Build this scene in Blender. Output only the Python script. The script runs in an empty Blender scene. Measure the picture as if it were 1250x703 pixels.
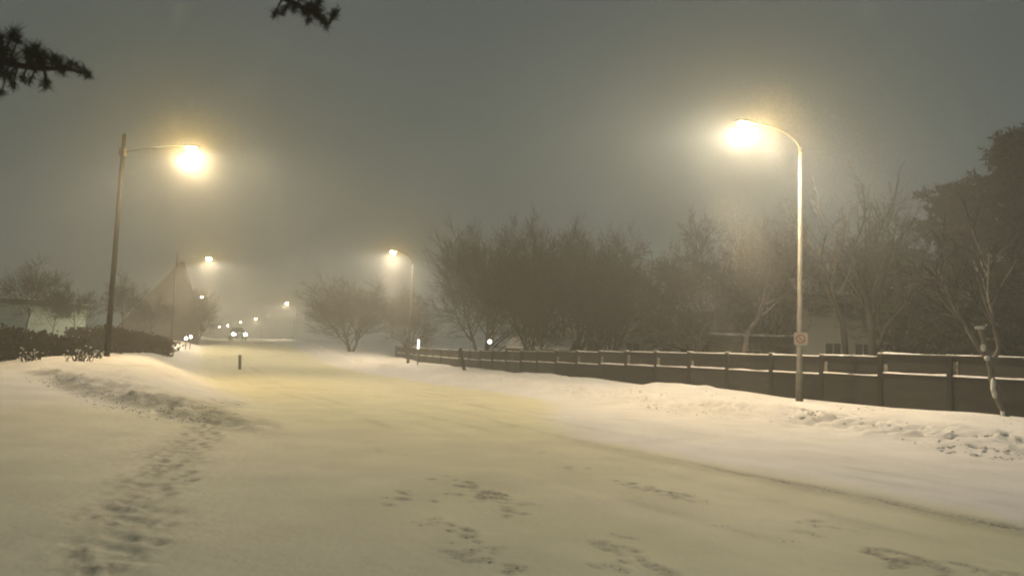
import bpy, bmesh, math, random
import numpy as np
from mathutils import Vector, Matrix, Quaternion

scene = bpy.context.scene
COL = scene.collection
rad = math.radians

# ------------------------------------------------------------------ camera
F_PX, CAM_Z, PITCH, ROLL = 900.0, 1.7, rad(4.61), rad(2.06)
cam_data = bpy.data.cameras.new("camera")
cam_data.lens = F_PX / 1250 * 36
cam_data.sensor_width = 36
cam_data.clip_start = 0.05
cam_data.clip_end = 3000
cam = bpy.data.objects.new("camera", cam_data)
CAM_ROT = Matrix.Rotation(rad(90) + PITCH, 3, 'X') @ Matrix.Rotation(ROLL, 3, 'Z')
cam.matrix_world = Matrix.Translation((0, 0, CAM_Z)) @ CAM_ROT.to_4x4()
COL.objects.link(cam)
cam_data.dof.use_dof = True
cam_data.dof.focus_distance = 30
cam_data.dof.aperture_fstop = 1.7
scene.camera = cam

# ------------------------------------------------------------------ world: night overcast lit by the town
world = bpy.data.worlds.new("World")
scene.world = world
world.use_nodes = True
wn, wl = world.node_tree.nodes, world.node_tree.links
wn.clear()
w_out = wn.new("ShaderNodeOutputWorld")
w_bg = wn.new("ShaderNodeBackground")
w_tc = wn.new("ShaderNodeTexCoord")
w_no = wn.new("ShaderNodeTexNoise")
w_no.inputs["Scale"].default_value = 2.2
w_no.inputs["Detail"].default_value = 4
w_rp = wn.new("ShaderNodeValToRGB")
w_rp.color_ramp.elements[0].position = 0.3
w_rp.color_ramp.elements[0].color = (0.62, 0.81, 0.77, 1)
w_rp.color_ramp.elements[1].position = 0.7
w_rp.color_ramp.elements[1].color = (0.80, 0.97, 0.93, 1)
wl.new(w_tc.outputs["Generated"], w_no.inputs["Vector"])
wl.new(w_no.outputs["Fac"], w_rp.inputs["Fac"])
wl.new(w_rp.outputs["Color"], w_bg.inputs["Color"])
w_bg.inputs["Strength"].default_value = 0.105
wl.new(w_bg.outputs["Background"], w_out.inputs["Surface"])

# ------------------------------------------------------------------ exposure, sampling
scene.view_settings.view_transform = 'Standard'
scene.view_settings.look = 'None'
scene.view_settings.exposure = 0.0
scene.view_settings.gamma = 1.0
scene.render.engine = 'CYCLES'
cy = scene.cycles
cy.use_denoising = True
cy.pixel_filter_type = 'BLACKMAN_HARRIS'
cy.filter_width = 2.0
cy.max_bounces = 6
cy.diffuse_bounces = 3
cy.glossy_bounces = 2
cy.transmission_bounces = 4
cy.volume_bounces = 2
cy.transparent_max_bounces = 8
cy.sample_clamp_indirect = 1.5
cy.sample_clamp_direct = 0.0
cy.blur_glossy = 1.0

LAMP_COL, GLOW_COL = (1.0, 0.86, 0.66), (1.0, 0.60, 0.10)
BEAM_W, POINT_W = 73.0, 1200.0
HAZE_DENSITY, HAZE_G = 0.0052, 0.55

# ------------------------------------------------------------------ mapping helpers
def ray(px, py):
    v = CAM_ROT @ Vector(((px - 625) / F_PX, (351.5 - py) / F_PX, -1.0))
    return v / v.y

def at(px, py, d):
    r = ray(px, py)
    return Vector((r.x * d, d, CAM_Z + r.z * d))

DX, DY = -0.514, 0.857            # along the road
NX, NY = 0.857, 0.514             # across, to the right

def off(s):
    s = np.asarray(s, dtype=float)
    w = 9.0
    return 0.163 * w * np.logaddexp(0, (s - 31.0) / w)

def st_of(x, y):
    s = x * DX + y * DY
    t = x * NX + y * NY
    return s, t - off(s)

def xy_of(s, tr):
    t = tr + off(s)
    return s * DX + t * NX, s * DY + t * NY

def smooth(a, b, x):
    u = np.clip((x - a) / (b - a), 0, 1)
    return u * u * (3 - 2 * u)

def _hash(ix, iy, seed):
    h = (ix.astype(np.int64) * 374761393 + iy.astype(np.int64) * 668265263 + seed * 974634777) & 0x7fffffff
    h = ((h ^ (h >> 13)) * 1274126177) & 0x7fffffff
    return ((h ^ (h >> 16)) & 0xffff) / 65535.0

def vnoise(x, y, seed=0):
    ix, iy = np.floor(x), np.floor(y)
    fx, fy = x - ix, y - iy
    fx = fx * fx * (3 - 2 * fx)
    fy = fy * fy * (3 - 2 * fy)
    a, b = _hash(ix, iy, seed), _hash(ix + 1, iy, seed)
    c, d = _hash(ix, iy + 1, seed), _hash(ix + 1, iy + 1, seed)
    return (a * (1 - fx) + b * fx) * (1 - fy) + (c * (1 - fx) + d * fx) * fy

def fbm(x, y, seed=0, octaves=4):
    r, amp, tot = 0.0, 1.0, 0.0
    for k in range(octaves):
        r = r + amp * vnoise(x * 2 ** k + 17.3 * k, y * 2 ** k - 9.1 * k, seed + k)
        tot += amp
        amp *= 0.5
    return r / tot - 0.5

ROAD_L, ROAD_R = 4.0, 14.6

def base_z(s):
    return -0.16 * smooth(18, 50, s) + 1.35 * smooth(52, 100, s) + 0.0008 * 14 * np.logaddexp(0, (s - 110.0) / 14)

def mound_edge(s, tr):
    """signed distance past the ragged foot of the left snow mound"""
    t = tr
    # foot runs from (s 17, t 1.6) to (s 23, t -0.6) and on outwards, and along the path on its road side
    a1 = np.minimum((s - 17.0) * 0.358 + (t - 1.7) * 0.934, (s - 14.0) * 0.42)
    side = 4.4 - t + 0.0 * s
    return a1, side

def height(s, tr):
    s = np.asarray(s, dtype=float)
    tr = np.asarray(tr, dtype=float)
    z = base_z(s)
    near = 1 - smooth(70, 160, np.abs(s))
    # gentle drift everywhere
    z = z + 0.05 * fbm(s * 0.22, tr * 0.35, 3, 3) + 0.012 * fbm(s * 1.6, tr * 2.1, 8, 3) * near
    # left: mound
    a1, side = mound_edge(s, tr)
    wob = 0.9 * fbm(s * 0.55, tr * 0.55, 21, 3)
    up = smooth(-0.25, 1.5, a1 + wob)
    flank = smooth(0.0, 3.4, side + 0.5 * wob)
    crest = 0.34 + 0.50 * smooth(17, 29, s) - 0.42 * smooth(42, 88, s)
    z = z + (1 - up) * .52 * smooth(14, 27, s) * (1 - smooth(-1.5, 2.5, tr))
    z = z + up * flank * crest * (1 + 0.35 * fbm(s * 0.4, tr * 0.5, 33, 3))
    lip = np.exp(-((a1 + wob - 0.55) / 0.5) ** 2) * smooth(0.0, 2.2, side)
    z = z + 0.10 * lip * (1 + 2.2 * fbm(s * 2.3, tr * 2.3, 40, 4)) * (1 - smooth(24, 27, s))
    # left field rises slowly away from the road, dips toward the camera's left
    z = z + 0.035 * np.clip(-tr - 3, 0, 40) * smooth(8, 30, s)
    # right bank
    r = tr - ROAD_R + 0.8 * fbm(s * 0.35, tr * 0.2, 50, 3)
    bank = smooth(-0.4, 2.8, r)
    z = z + bank * (0.36 + 0.30 * fbm(s * 0.30, tr * 0.30, 55, 2))
    cr = np.exp(-((r - 1.2) / 0.9) ** 2)
    z = z + cr * near * (0.05 + 0.48 * np.abs(fbm(s * 1.1, tr * 1.5, 60, 4)) + 0.26 * fbm(s * 3.6, tr * 4, 64, 4))
    cr2 = np.exp(-((r - 3.6) / 1.0) ** 2)
    z = z + cr2 * near * 0.30 * np.maximum(0, fbm(s * 0.8, tr * 0.9, 70, 3))
    z = z + near * np.exp(-((r - 4.9) / .9) ** 2) * .42 * np.maximum(0, fbm(s * .55, tr * .7, 72, 4) + .05)
    z = z - 0.12 * smooth(5.8, 8, r)
    # far country rolls a little
    z = z + 1.2 * fbm(s * 0.012, tr * 0.012, 77, 2) * smooth(120, 400, np.hypot(s, tr))
    # wheel rut
    rc = 8.45 + 0.10 * np.sin(s * 0.45) + 0.16 * fbm(s * 0.5, s * 0 + 2, 80, 3)
    rw = smooth(-2, 3, s) * (1 - smooth(15, 21, s))
    z = z - 0.055 * np.exp(-((tr - rc) / 0.11) ** 2) * rw * (1 + 1.2 * fbm(s * 1.7, tr * 1.7, 82, 3))
    z = z + 0.035 * np.exp(-((tr - rc + 0.24) / 0.13) ** 2) * rw * (1 + 1.5 * fbm(s * 2.7, tr * 2.7, 84, 3))
    # softly packed bands along the carriageway
    inroad = smooth(ROAD_L, ROAD_L + 1, tr) * (1 - smooth(ROAD_R - 2, ROAD_R, tr))
    z = z + 0.030 * inroad * fbm(s * 0.10, tr * 1.4, 90, 3)
    for k, (c, w, dep) in enumerate(((5.6, .16, .012), (7.2, .16, .014), (9.9, .15, .012), (11.5, .15, .012), (6.3, .13, .008), (10.6, .13, .009))):
        cc = c + .25 * fbm(s * .09, s * 0 + k, 140 + k, 2) * 2
        z = z - dep * np.exp(-((tr - cc) / w) ** 2) * np.clip(.55 + 2.2 * fbm(s * .45, s * 0 + k * 3.1, 150 + k, 3), 0, 1.4)
    z = z - 0.10 * np.exp(-((tr - 4.7) / 1.3) ** 2) * smooth(14, 24, s) * (1 - smooth(60, 80, s))
    return z

# world z of the snow surface under (x, y)
def gz(x, y):
    s, t = st_of(x, y)
    return float(height(s, t))

def ground_px(px, py, z=0.0):
    r = ray(px, py)
    d = (z - CAM_Z) / r.z
    return r.x * d, d

# ------------------------------------------------------------------ materials
def mat(name, col, rough=0.8, var=None, scale=4.0, bump=0.0, bscale=30.0, metal=0.0, stretch=(1, 1, 1), coords="Object"):
    m = bpy.data.materials.new(name)
    m.use_nodes = True
    nt = m.node_tree
    b = nt.nodes["Principled BSDF"]
    b.inputs["Roughness"].default_value = rough
    b.inputs["Metallic"].default_value = metal
    b.inputs["Specular IOR Level"].default_value = 0.3 if rough < .55 else 0.06
    tc = nt.nodes.new("ShaderNodeTexCoord")
    mp = nt.nodes.new("ShaderNodeMapping")
    mp.inputs["Scale"].default_value = stretch
    nt.links.new(tc.outputs[coords], mp.inputs["Vector"])
    if var is None:
        var = tuple(c * 0.65 for c in col)
    n = nt.nodes.new("ShaderNodeTexNoise")
    n.inputs["Scale"].default_value = scale
    n.inputs["Detail"].default_value = 6
    nt.links.new(mp.outputs["Vector"], n.inputs["Vector"])
    r = nt.nodes.new("ShaderNodeValToRGB")
    r.color_ramp.elements[0].position = 0.3
    r.color_ramp.elements[1].position = 0.7
    r.color_ramp.elements[0].color = (*var, 1)
    r.color_ramp.elements[1].color = (*col, 1)
    nt.links.new(n.outputs["Fac"], r.inputs["Fac"])
    nt.links.new(r.outputs["Color"], b.inputs["Base Color"])
    if bump:
        n2 = nt.nodes.new("ShaderNodeTexNoise")
        n2.inputs["Scale"].default_value = bscale
        n2.inputs["Detail"].default_value = 5
        nt.links.new(mp.outputs["Vector"], n2.inputs["Vector"])
        bp = nt.nodes.new("ShaderNodeBump")
        bp.inputs["Strength"].default_value = bump
        bp.inputs["Distance"].default_value = 0.03
        nt.links.new(n2.outputs["Fac"], bp.inputs["Height"])
        nt.links.new(bp.outputs["Normal"], b.inputs["Normal"])
    return m

def emit_mat(name, col, strength):
    m = bpy.data.materials.new(name)
    m.use_nodes = True
    nt = m.node_tree
    nt.nodes.clear()
    o = nt.nodes.new("ShaderNodeOutputMaterial")
    e = nt.nodes.new("ShaderNodeEmission")
    e.inputs["Color"].default_value = (*col, 1)
    e.inputs["Strength"].default_value = strength
    nt.links.new(e.outputs["Emission"], o.inputs["Surface"])
    m.cycles.emission_sampling = 'NONE'
    return m

def snow_ground_mat(name):
    """whiter or yellower snow chosen by the 'clean' attribute, scuffs and painted shade by 'scuff'"""
    m = bpy.data.materials.new(name)
    m.use_nodes = True
    nt = m.node_tree
    N, L = nt.nodes, nt.links
    b = N["Principled BSDF"]
    b.inputs["Roughness"].default_value = 0.75
    b.inputs["Specular IOR Level"].default_value = 0.25
    tc = N.new("ShaderNodeTexCoord")
    ca = N.new("ShaderNodeAttribute"); ca.attribute_name = "whiteness"
    sa = N.new("ShaderNodeAttribute"); sa.attribute_name = "scuff_shade"
    mx = N.new("ShaderNodeMix"); mx.data_type = 'RGBA'
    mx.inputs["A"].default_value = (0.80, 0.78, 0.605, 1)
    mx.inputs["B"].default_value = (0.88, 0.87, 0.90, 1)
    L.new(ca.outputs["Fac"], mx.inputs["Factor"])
    n = N.new("ShaderNodeTexNoise"); n.inputs["Scale"].default_value = 0.9; n.inputs["Detail"].default_value = 7
    L.new(tc.outputs["Object"], n.inputs["Vector"])
    mr = N.new("ShaderNodeMapRange")
    mr.inputs["From Min"].default_value = 0.3; mr.inputs["From Max"].default_value = 0.7
    mr.inputs["To Min"].default_value = 0.90; mr.inputs["To Max"].default_value = 1.04
    L.new(n.outputs["Fac"], mr.inputs["Value"])
    mul = N.new("ShaderNodeMix"); mul.data_type = 'RGBA'; mul.blend_type = 'MULTIPLY'
    mul.inputs["Factor"].default_value = 1
    L.new(mx.outputs["Result"], mul.inputs["A"])
    L.new(mr.outputs["Result"], mul.inputs["B"])
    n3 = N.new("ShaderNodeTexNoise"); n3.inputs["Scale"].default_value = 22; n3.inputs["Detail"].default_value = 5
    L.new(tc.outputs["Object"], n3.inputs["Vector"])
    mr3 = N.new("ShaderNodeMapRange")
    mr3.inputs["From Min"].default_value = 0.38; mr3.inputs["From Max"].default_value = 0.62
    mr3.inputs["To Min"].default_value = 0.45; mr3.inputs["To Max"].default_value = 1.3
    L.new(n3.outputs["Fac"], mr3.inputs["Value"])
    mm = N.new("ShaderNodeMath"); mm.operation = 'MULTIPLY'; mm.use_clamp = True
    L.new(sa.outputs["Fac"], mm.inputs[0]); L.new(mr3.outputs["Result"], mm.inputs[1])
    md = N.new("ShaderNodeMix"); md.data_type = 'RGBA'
    md.inputs["B"].default_value = (0.17, 0.155, 0.115, 1)  # dark tone for scuffs and for shade put into the snow colour
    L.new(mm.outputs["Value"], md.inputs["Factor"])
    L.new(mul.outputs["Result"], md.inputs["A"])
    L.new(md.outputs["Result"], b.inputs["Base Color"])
    n2 = N.new("ShaderNodeTexNoise"); n2.inputs["Scale"].default_value = 9; n2.inputs["Detail"].default_value = 8
    n2.inputs["Roughness"].default_value = 0.62
    L.new(tc.outputs["Object"], n2.inputs["Vector"])
    bp = N.new("ShaderNodeBump"); bp.inputs["Strength"].default_value = 0.35; bp.inputs["Distance"].default_value = 0.03
    L.new(n2.outputs["Fac"], bp.inputs["Height"])
    L.new(bp.outputs["Normal"], b.inputs["Normal"])
    return m

M = {}
M['snow_ground'] = snow_ground_mat("packed_snow")
M['snow'] = mat("fresh_snow", (0.86, 0.86, 0.90), 0.8, (0.80, 0.80, 0.83), 6, 0.4, 18)
M['lit_jamb_tone'] = mat('pale_lit_jamb', (0.30, 0.28, 0.25), 0.9, (0.13, 0.115, 0.09), 9, 0.4, 20)  # light on the post side, put into a paler colour
M['bark'] = mat("bark", (0.030, 0.027, 0.023), 0.9, (0.016, 0.014, 0.012), 6, 0.6, 40, stretch=(1, 1, 0.25))
M['pale_bark'] = mat("pale_snowy_bark", (0.22, 0.205, 0.18), 0.9, (0.07, 0.062, 0.052), 3.5, 0.6, 40, stretch=(1, 1, 0.5))
M['twig'] = mat("twig_bark", (0.030, 0.028, 0.024), 0.9, (0.016, 0.015, 0.013), 3)
M['far_twig'] = mat("far_twig_bark", (0.10, 0.085, 0.065), 0.9, (0.06, 0.05, 0.04), 3)
M['needle'] = mat("pine_needles", (0.050, 0.058, 0.026), 0.8, (0.030, 0.032, 0.014), 2)
M['needle_far'] = mat("dark_evergreen_needles", (0.040, 0.042, 0.022), 0.85, (0.022, 0.024, 0.013), 1.2)
M['hedge'] = mat("hedge_leaf", (0.045, 0.035, 0.024), 0.9, (0.022, 0.018, 0.013), 3)
M['fence'] = mat("weathered_fence_wood", (0.038, 0.036, 0.031), 0.85, (0.022, 0.021, 0.018), 3.0, 0.4, 25, stretch=(0.3, 0.3, 1.6))
def vary(m, lo, hi):
    nt = m.node_tree
    b = nt.nodes["Principled BSDF"]
    src = b.inputs["Base Color"].links[0].from_socket
    oi = nt.nodes.new("ShaderNodeObjectInfo")
    mr = nt.nodes.new("ShaderNodeMapRange"); mr.inputs["To Min"].default_value = lo; mr.inputs["To Max"].default_value = hi
    nt.links.new(oi.outputs["Random"], mr.inputs["Value"])
    mx = nt.nodes.new("ShaderNodeMix"); mx.data_type = 'RGBA'; mx.blend_type = 'MULTIPLY'; mx.inputs["Factor"].default_value = 1
    nt.links.new(src, mx.inputs["A"]); nt.links.new(mr.outputs["Result"], mx.inputs["B"])
    nt.links.new(mx.outputs["Result"], b.inputs["Base Color"])
vary(M['fence'], .65, 1.35)
M['fence_dark'] = mat("dark_fence_post_wood", (0.026, 0.024, 0.021), 0.85, (0.016, 0.015, 0.013), 4, 0.4, 25, stretch=(1, 1, 0.3))
M['steel'] = mat("galvanised_steel", (0.16, 0.157, 0.145), 0.65, (0.11, 0.107, 0.098), 5, 0.05, 40, metal=0.25)
M['dark_steel'] = mat('dark_weathered_steel', (0.045, 0.043, 0.04), 0.8, (0.03, 0.029, 0.027), 5)
M['black_steel'] = mat('blackened_steel', (0.014, 0.013, 0.012), 0.9, (0.008, 0.008, 0.007), 5)
M['head'] = mat("lamp_housing_grey", (0.06, 0.06, 0.058), 0.6, (0.04, 0.04, 0.038), 6)
M['wood_pole'] = mat("creosoted_pole_wood", (0.018, 0.016, 0.013), 0.95, (0.010, 0.009, 0.008), 5, 0.5, 30, stretch=(2, 2, 0.2))
M['lens'] = emit_mat("lit_lamp_lens", (1.0, 0.86, 0.56), 420.0)
M['beam'] = emit_mat("lit_headlight", (1.0, 0.92, 0.74), 160.0)
M['white_lit'] = emit_mat("lit_white_panel", (1.0, 0.95, 0.82), 2.2)
M['porch'] = emit_mat("lit_porch_lamp", (1.0, 0.95, 0.85), 9.0)
M['sign_white'] = mat("white_sign_face", (0.78, 0.76, 0.74), 0.5, (0.62, 0.60, 0.58), 8)
M['sign_red'] = mat("red_sign_paint", (0.55, 0.06, 0.05), 0.5, (0.42, 0.05, 0.04), 8)
M['wall_pale'] = mat("pale_house_siding", (0.27, 0.28, 0.255), 0.85, (0.23, 0.24, 0.215), 2, 0.2, 8, stretch=(0.2, 0.2, 5))
M['wall_teal'] = mat("pale_teal_siding", (0.40, 0.50, 0.44), 0.85, (0.34, 0.43, 0.38), 2, 0.2, 8, stretch=(0.2, 0.2, 5))
M['wall_brown'] = mat("brown_wall_boards", (0.15, 0.12, 0.095), 0.85, (0.10, 0.08, 0.06), 2, 0.2, 8, stretch=(4, 4, 0.3))
M['fascia'] = mat("dark_fascia", (0.05, 0.045, 0.04), 0.7, (0.035, 0.03, 0.028), 4)
M['roof'] = mat("dark_roof", (0.085, 0.08, 0.075), 0.85, (0.05, 0.048, 0.045), 4, 0.3, 20)
M['glass'] = mat("dark_window_glass", (0.02, 0.022, 0.024), 0.25, (0.012, 0.013, 0.014), 2)
M['frame'] = mat("window_frame_paint", (0.30, 0.29, 0.27), 0.6, (0.22, 0.21, 0.2), 6)
M['car_dark'] = mat("dark_car_paint", (0.05, 0.055, 0.06), 0.35, (0.035, 0.04, 0.045), 3)
M['car_light'] = mat("silver_car_paint", (0.35, 0.35, 0.36), 0.4, (0.28, 0.28, 0.29), 3)
M['tyre'] = mat("tyre_rubber", (0.02, 0.02, 0.02), 0.9, (0.012, 0.012, 0.012), 8)
M['rim'] = mat("wheel_rim", (0.3, 0.3, 0.3), 0.4, (0.2, 0.2, 0.2), 8, metal=0.6)

# ------------------------------------------------------------------ object helpers
def tag(o, label=None, cat=None, group=None, kind=None):
    if label: o["label"] = label
    if cat: o["category"] = cat
    if group: o["group"] = group
    if kind: o["kind"] = kind
    return o

def thing(name, label, cat, loc, rz=0.0, group=None):
    o = bpy.data.objects.new(name, None)
    o.empty_display_size = 0.2
    o.location = loc
    o.rotation_euler = (0, 0, rz)
    COL.objects.link(o)
    return tag(o, label, cat, group)

class MB:
    """vertex / face collector"""
    def __init__(self):
        self.v, self.f = [], []

    def add(self, vs, fs):
        b = len(self.v)
        self.v.extend(vs)
        self.f.extend([tuple(i + b for i in f) for f in fs])
        return self

    def box(self, x0, x1, y0, y1, z0, z1):
        vs = [(x0, y0, z0), (x1, y0, z0), (x1, y1, z0), (x0, y1, z0), (x0, y0, z1), (x1, y0, z1), (x1, y1, z1), (x0, y1, z1)]
        return self.add(vs, [(3, 2, 1, 0), (4, 5, 6, 7), (0, 1, 5, 4), (1, 2, 6, 5), (2, 3, 7, 6), (3, 0, 4, 7)])

    def tube(self, pts, rads, n=8, cap=True):
        pts = [Vector(p) for p in pts]
        k = len(pts)
        base = len(self.v)
        d0 = (pts[1] - pts[0]).normalized()
        u = d0.orthogonal().normalized()
        for i in range(k):
            if i == 0: d = pts[1] - pts[0]
            elif i == k - 1: d = pts[-1] - pts[-2]
            else: d = pts[i + 1] - pts[i - 1]
            d.normalize()
            u = (u - d * u.dot(d))
            if u.length < 1e-6: u = d.orthogonal()
            u.normalize()
            w = d.cross(u)
            r = rads[i] if hasattr(rads, '__len__') else rads
            for j in range(n):
                a = 2 * math.pi * j / n
                p = pts[i] + u * (math.cos(a) * r) + w * (math.sin(a) * r)
                self.v.append((p.x, p.y, p.z))
        for i in range(k - 1):
            for j in range(n):
                j2 = (j + 1) % n
                self.f.append((base + i * n + j, base + i * n + j2, base + (i + 1) * n + j2, base + (i + 1) * n + j))
        if cap:
            self.f.append(tuple(base + j for j in reversed(range(n))))
            self.f.append(tuple(base + (k - 1) * n + j for j in range(n)))
        return self

    def mesh(self, name, m, smooth_=False):
        me = bpy.data.meshes.new(name)
        me.from_pydata(self.v, [], self.f)
        me.materials.append(m)
        if smooth_:
            me.polygons.foreach_set("use_smooth", [True] * len(me.polygons))
        me.update()
        return me

    def build(self, name, m, parent=None, smooth_=False, bevel=0.0):
        o = bpy.data.objects.new(name, self.mesh(name, m, smooth_))
        COL.objects.link(o)
        if parent is not None: o.parent = parent
        if bevel:
            md = o.modifiers.new("bevel", 'BEVEL')
            md.width = bevel
            md.segments = 2
        return o

def part(name, me, parent):
    o = bpy.data.objects.new(name, me)
    COL.objects.link(o)
    o.parent = parent
    return o

def copy_tree(o, parent=None):
    c = o.copy()
    COL.objects.link(c)
    if parent is not None:
        c.parent = parent
    for ch in list(o.children):
        copy_tree(ch, c)
    return c

# ------------------------------------------------------------------ the ground
def steps(a, b, fine, grow, centre, limit):
    """coordinate list with fine spacing near centre range, growing outwards"""
    c0, c1 = centre
    mid = list(np.arange(c0, c1 + 1e-6, fine))
    up, x, st = [], mid[-1], fine
    while x < b:
        st = min(st * grow, limit)
        x += st
        up.append(x)
    dn, x, st = [], mid[0], fine
    while x > a:
        st = min(st * grow, limit)
        x -= st
        dn.append(x)
    return np.array(dn[::-1] + mid + up)

S = steps(-60, 900, 0.046, 1.018, (2.0, 22.0), 30)
T_left = steps(-700, 99, 0.042, 1.045, (-3.5, ROAD_L), 40)
T_left = np.append(T_left[T_left < ROAD_L - 0.02], ROAD_L)
T_road = np.linspace(ROAD_L, ROAD_R, 180)
T_right = steps(-99, 700, 0.06, 1.045, (ROAD_R, ROAD_R + 7), 40)
T_right = np.append(ROAD_R, T_right[T_right > ROAD_R + 0.02])

# footprint trail, measured on the photograph
rng = random.Random(7)
trail = [(95, 715), (140, 660), (172, 610), (205, 570), (240, 535), (262, 507), (285, 490)]
trail_st = [st_of(*ground_px(*p)) for p in trail]
trail_st = [(float(a), float(b)) for a, b in trail_st]
prints = []
for (a, b), (c, d) in zip(trail_st[:-1], trail_st[1:]):
    n = max(2, int(math.hypot(c - a, d - b) / 0.085))
    for k in range(n):
        u = (k + rng.random() * 0.6) / n
        sd = 0.16 * (1 if k % 2 else -1) + rng.gauss(0, 0.11)
        prints.append((a + (c - a) * u, b + (d - b) * u + sd, rng.uniform(0.045, 0.10), rng.uniform(0.006, 0.022)))

dark_patches_px = [(455, 540, .5), (462, 548, .6), (490, 607, 1.), (500, 603, .5), (540, 584, .9), (556, 590, .7), (580, 596, 1.1),
             (592, 603, 1.3), (605, 606, 1.), (575, 608, .9), (612, 612, .7), (628, 628, .9), (640, 615, .6), (570, 649, 1.), (528, 637, .6),
             (575, 664, .7), (560, 676, .8), (598, 670, .5), (700, 569, .8), (690, 570, .5), (770, 592, .8), (800, 598, 1.),
             (825, 603, .9), (845, 607, .6), (745, 665, .9), (758, 655, .5), (790, 690, .9), (773, 678, .6), (740, 693, .6), (1090, 682, 1.2),
             (1112, 686, 1.), (1130, 690, .6), (995, 637, .8), (975, 648, .5), (985, 640, .5), (1180, 692, 1.), (1200, 696, .6), (660, 552, .5), (625, 545, .4),
             (585, 525, .4), (1050, 650, .5), (635, 700, .8), (720, 560, .4), (950, 655, .4), (880, 640, .35), (480, 555, .4), (497, 555, .4)]
dark_patches = []
for px, py, w in dark_patches_px:
    s, t = st_of(*ground_px(px, py))
    for _ in range(7):
        dark_patches.append((float(s) + rng.gauss(0, .20 * w), float(t) + rng.gauss(0, .12 * w), rng.uniform(.03, .085) * w, w * rng.uniform(.5, 1)))

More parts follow.
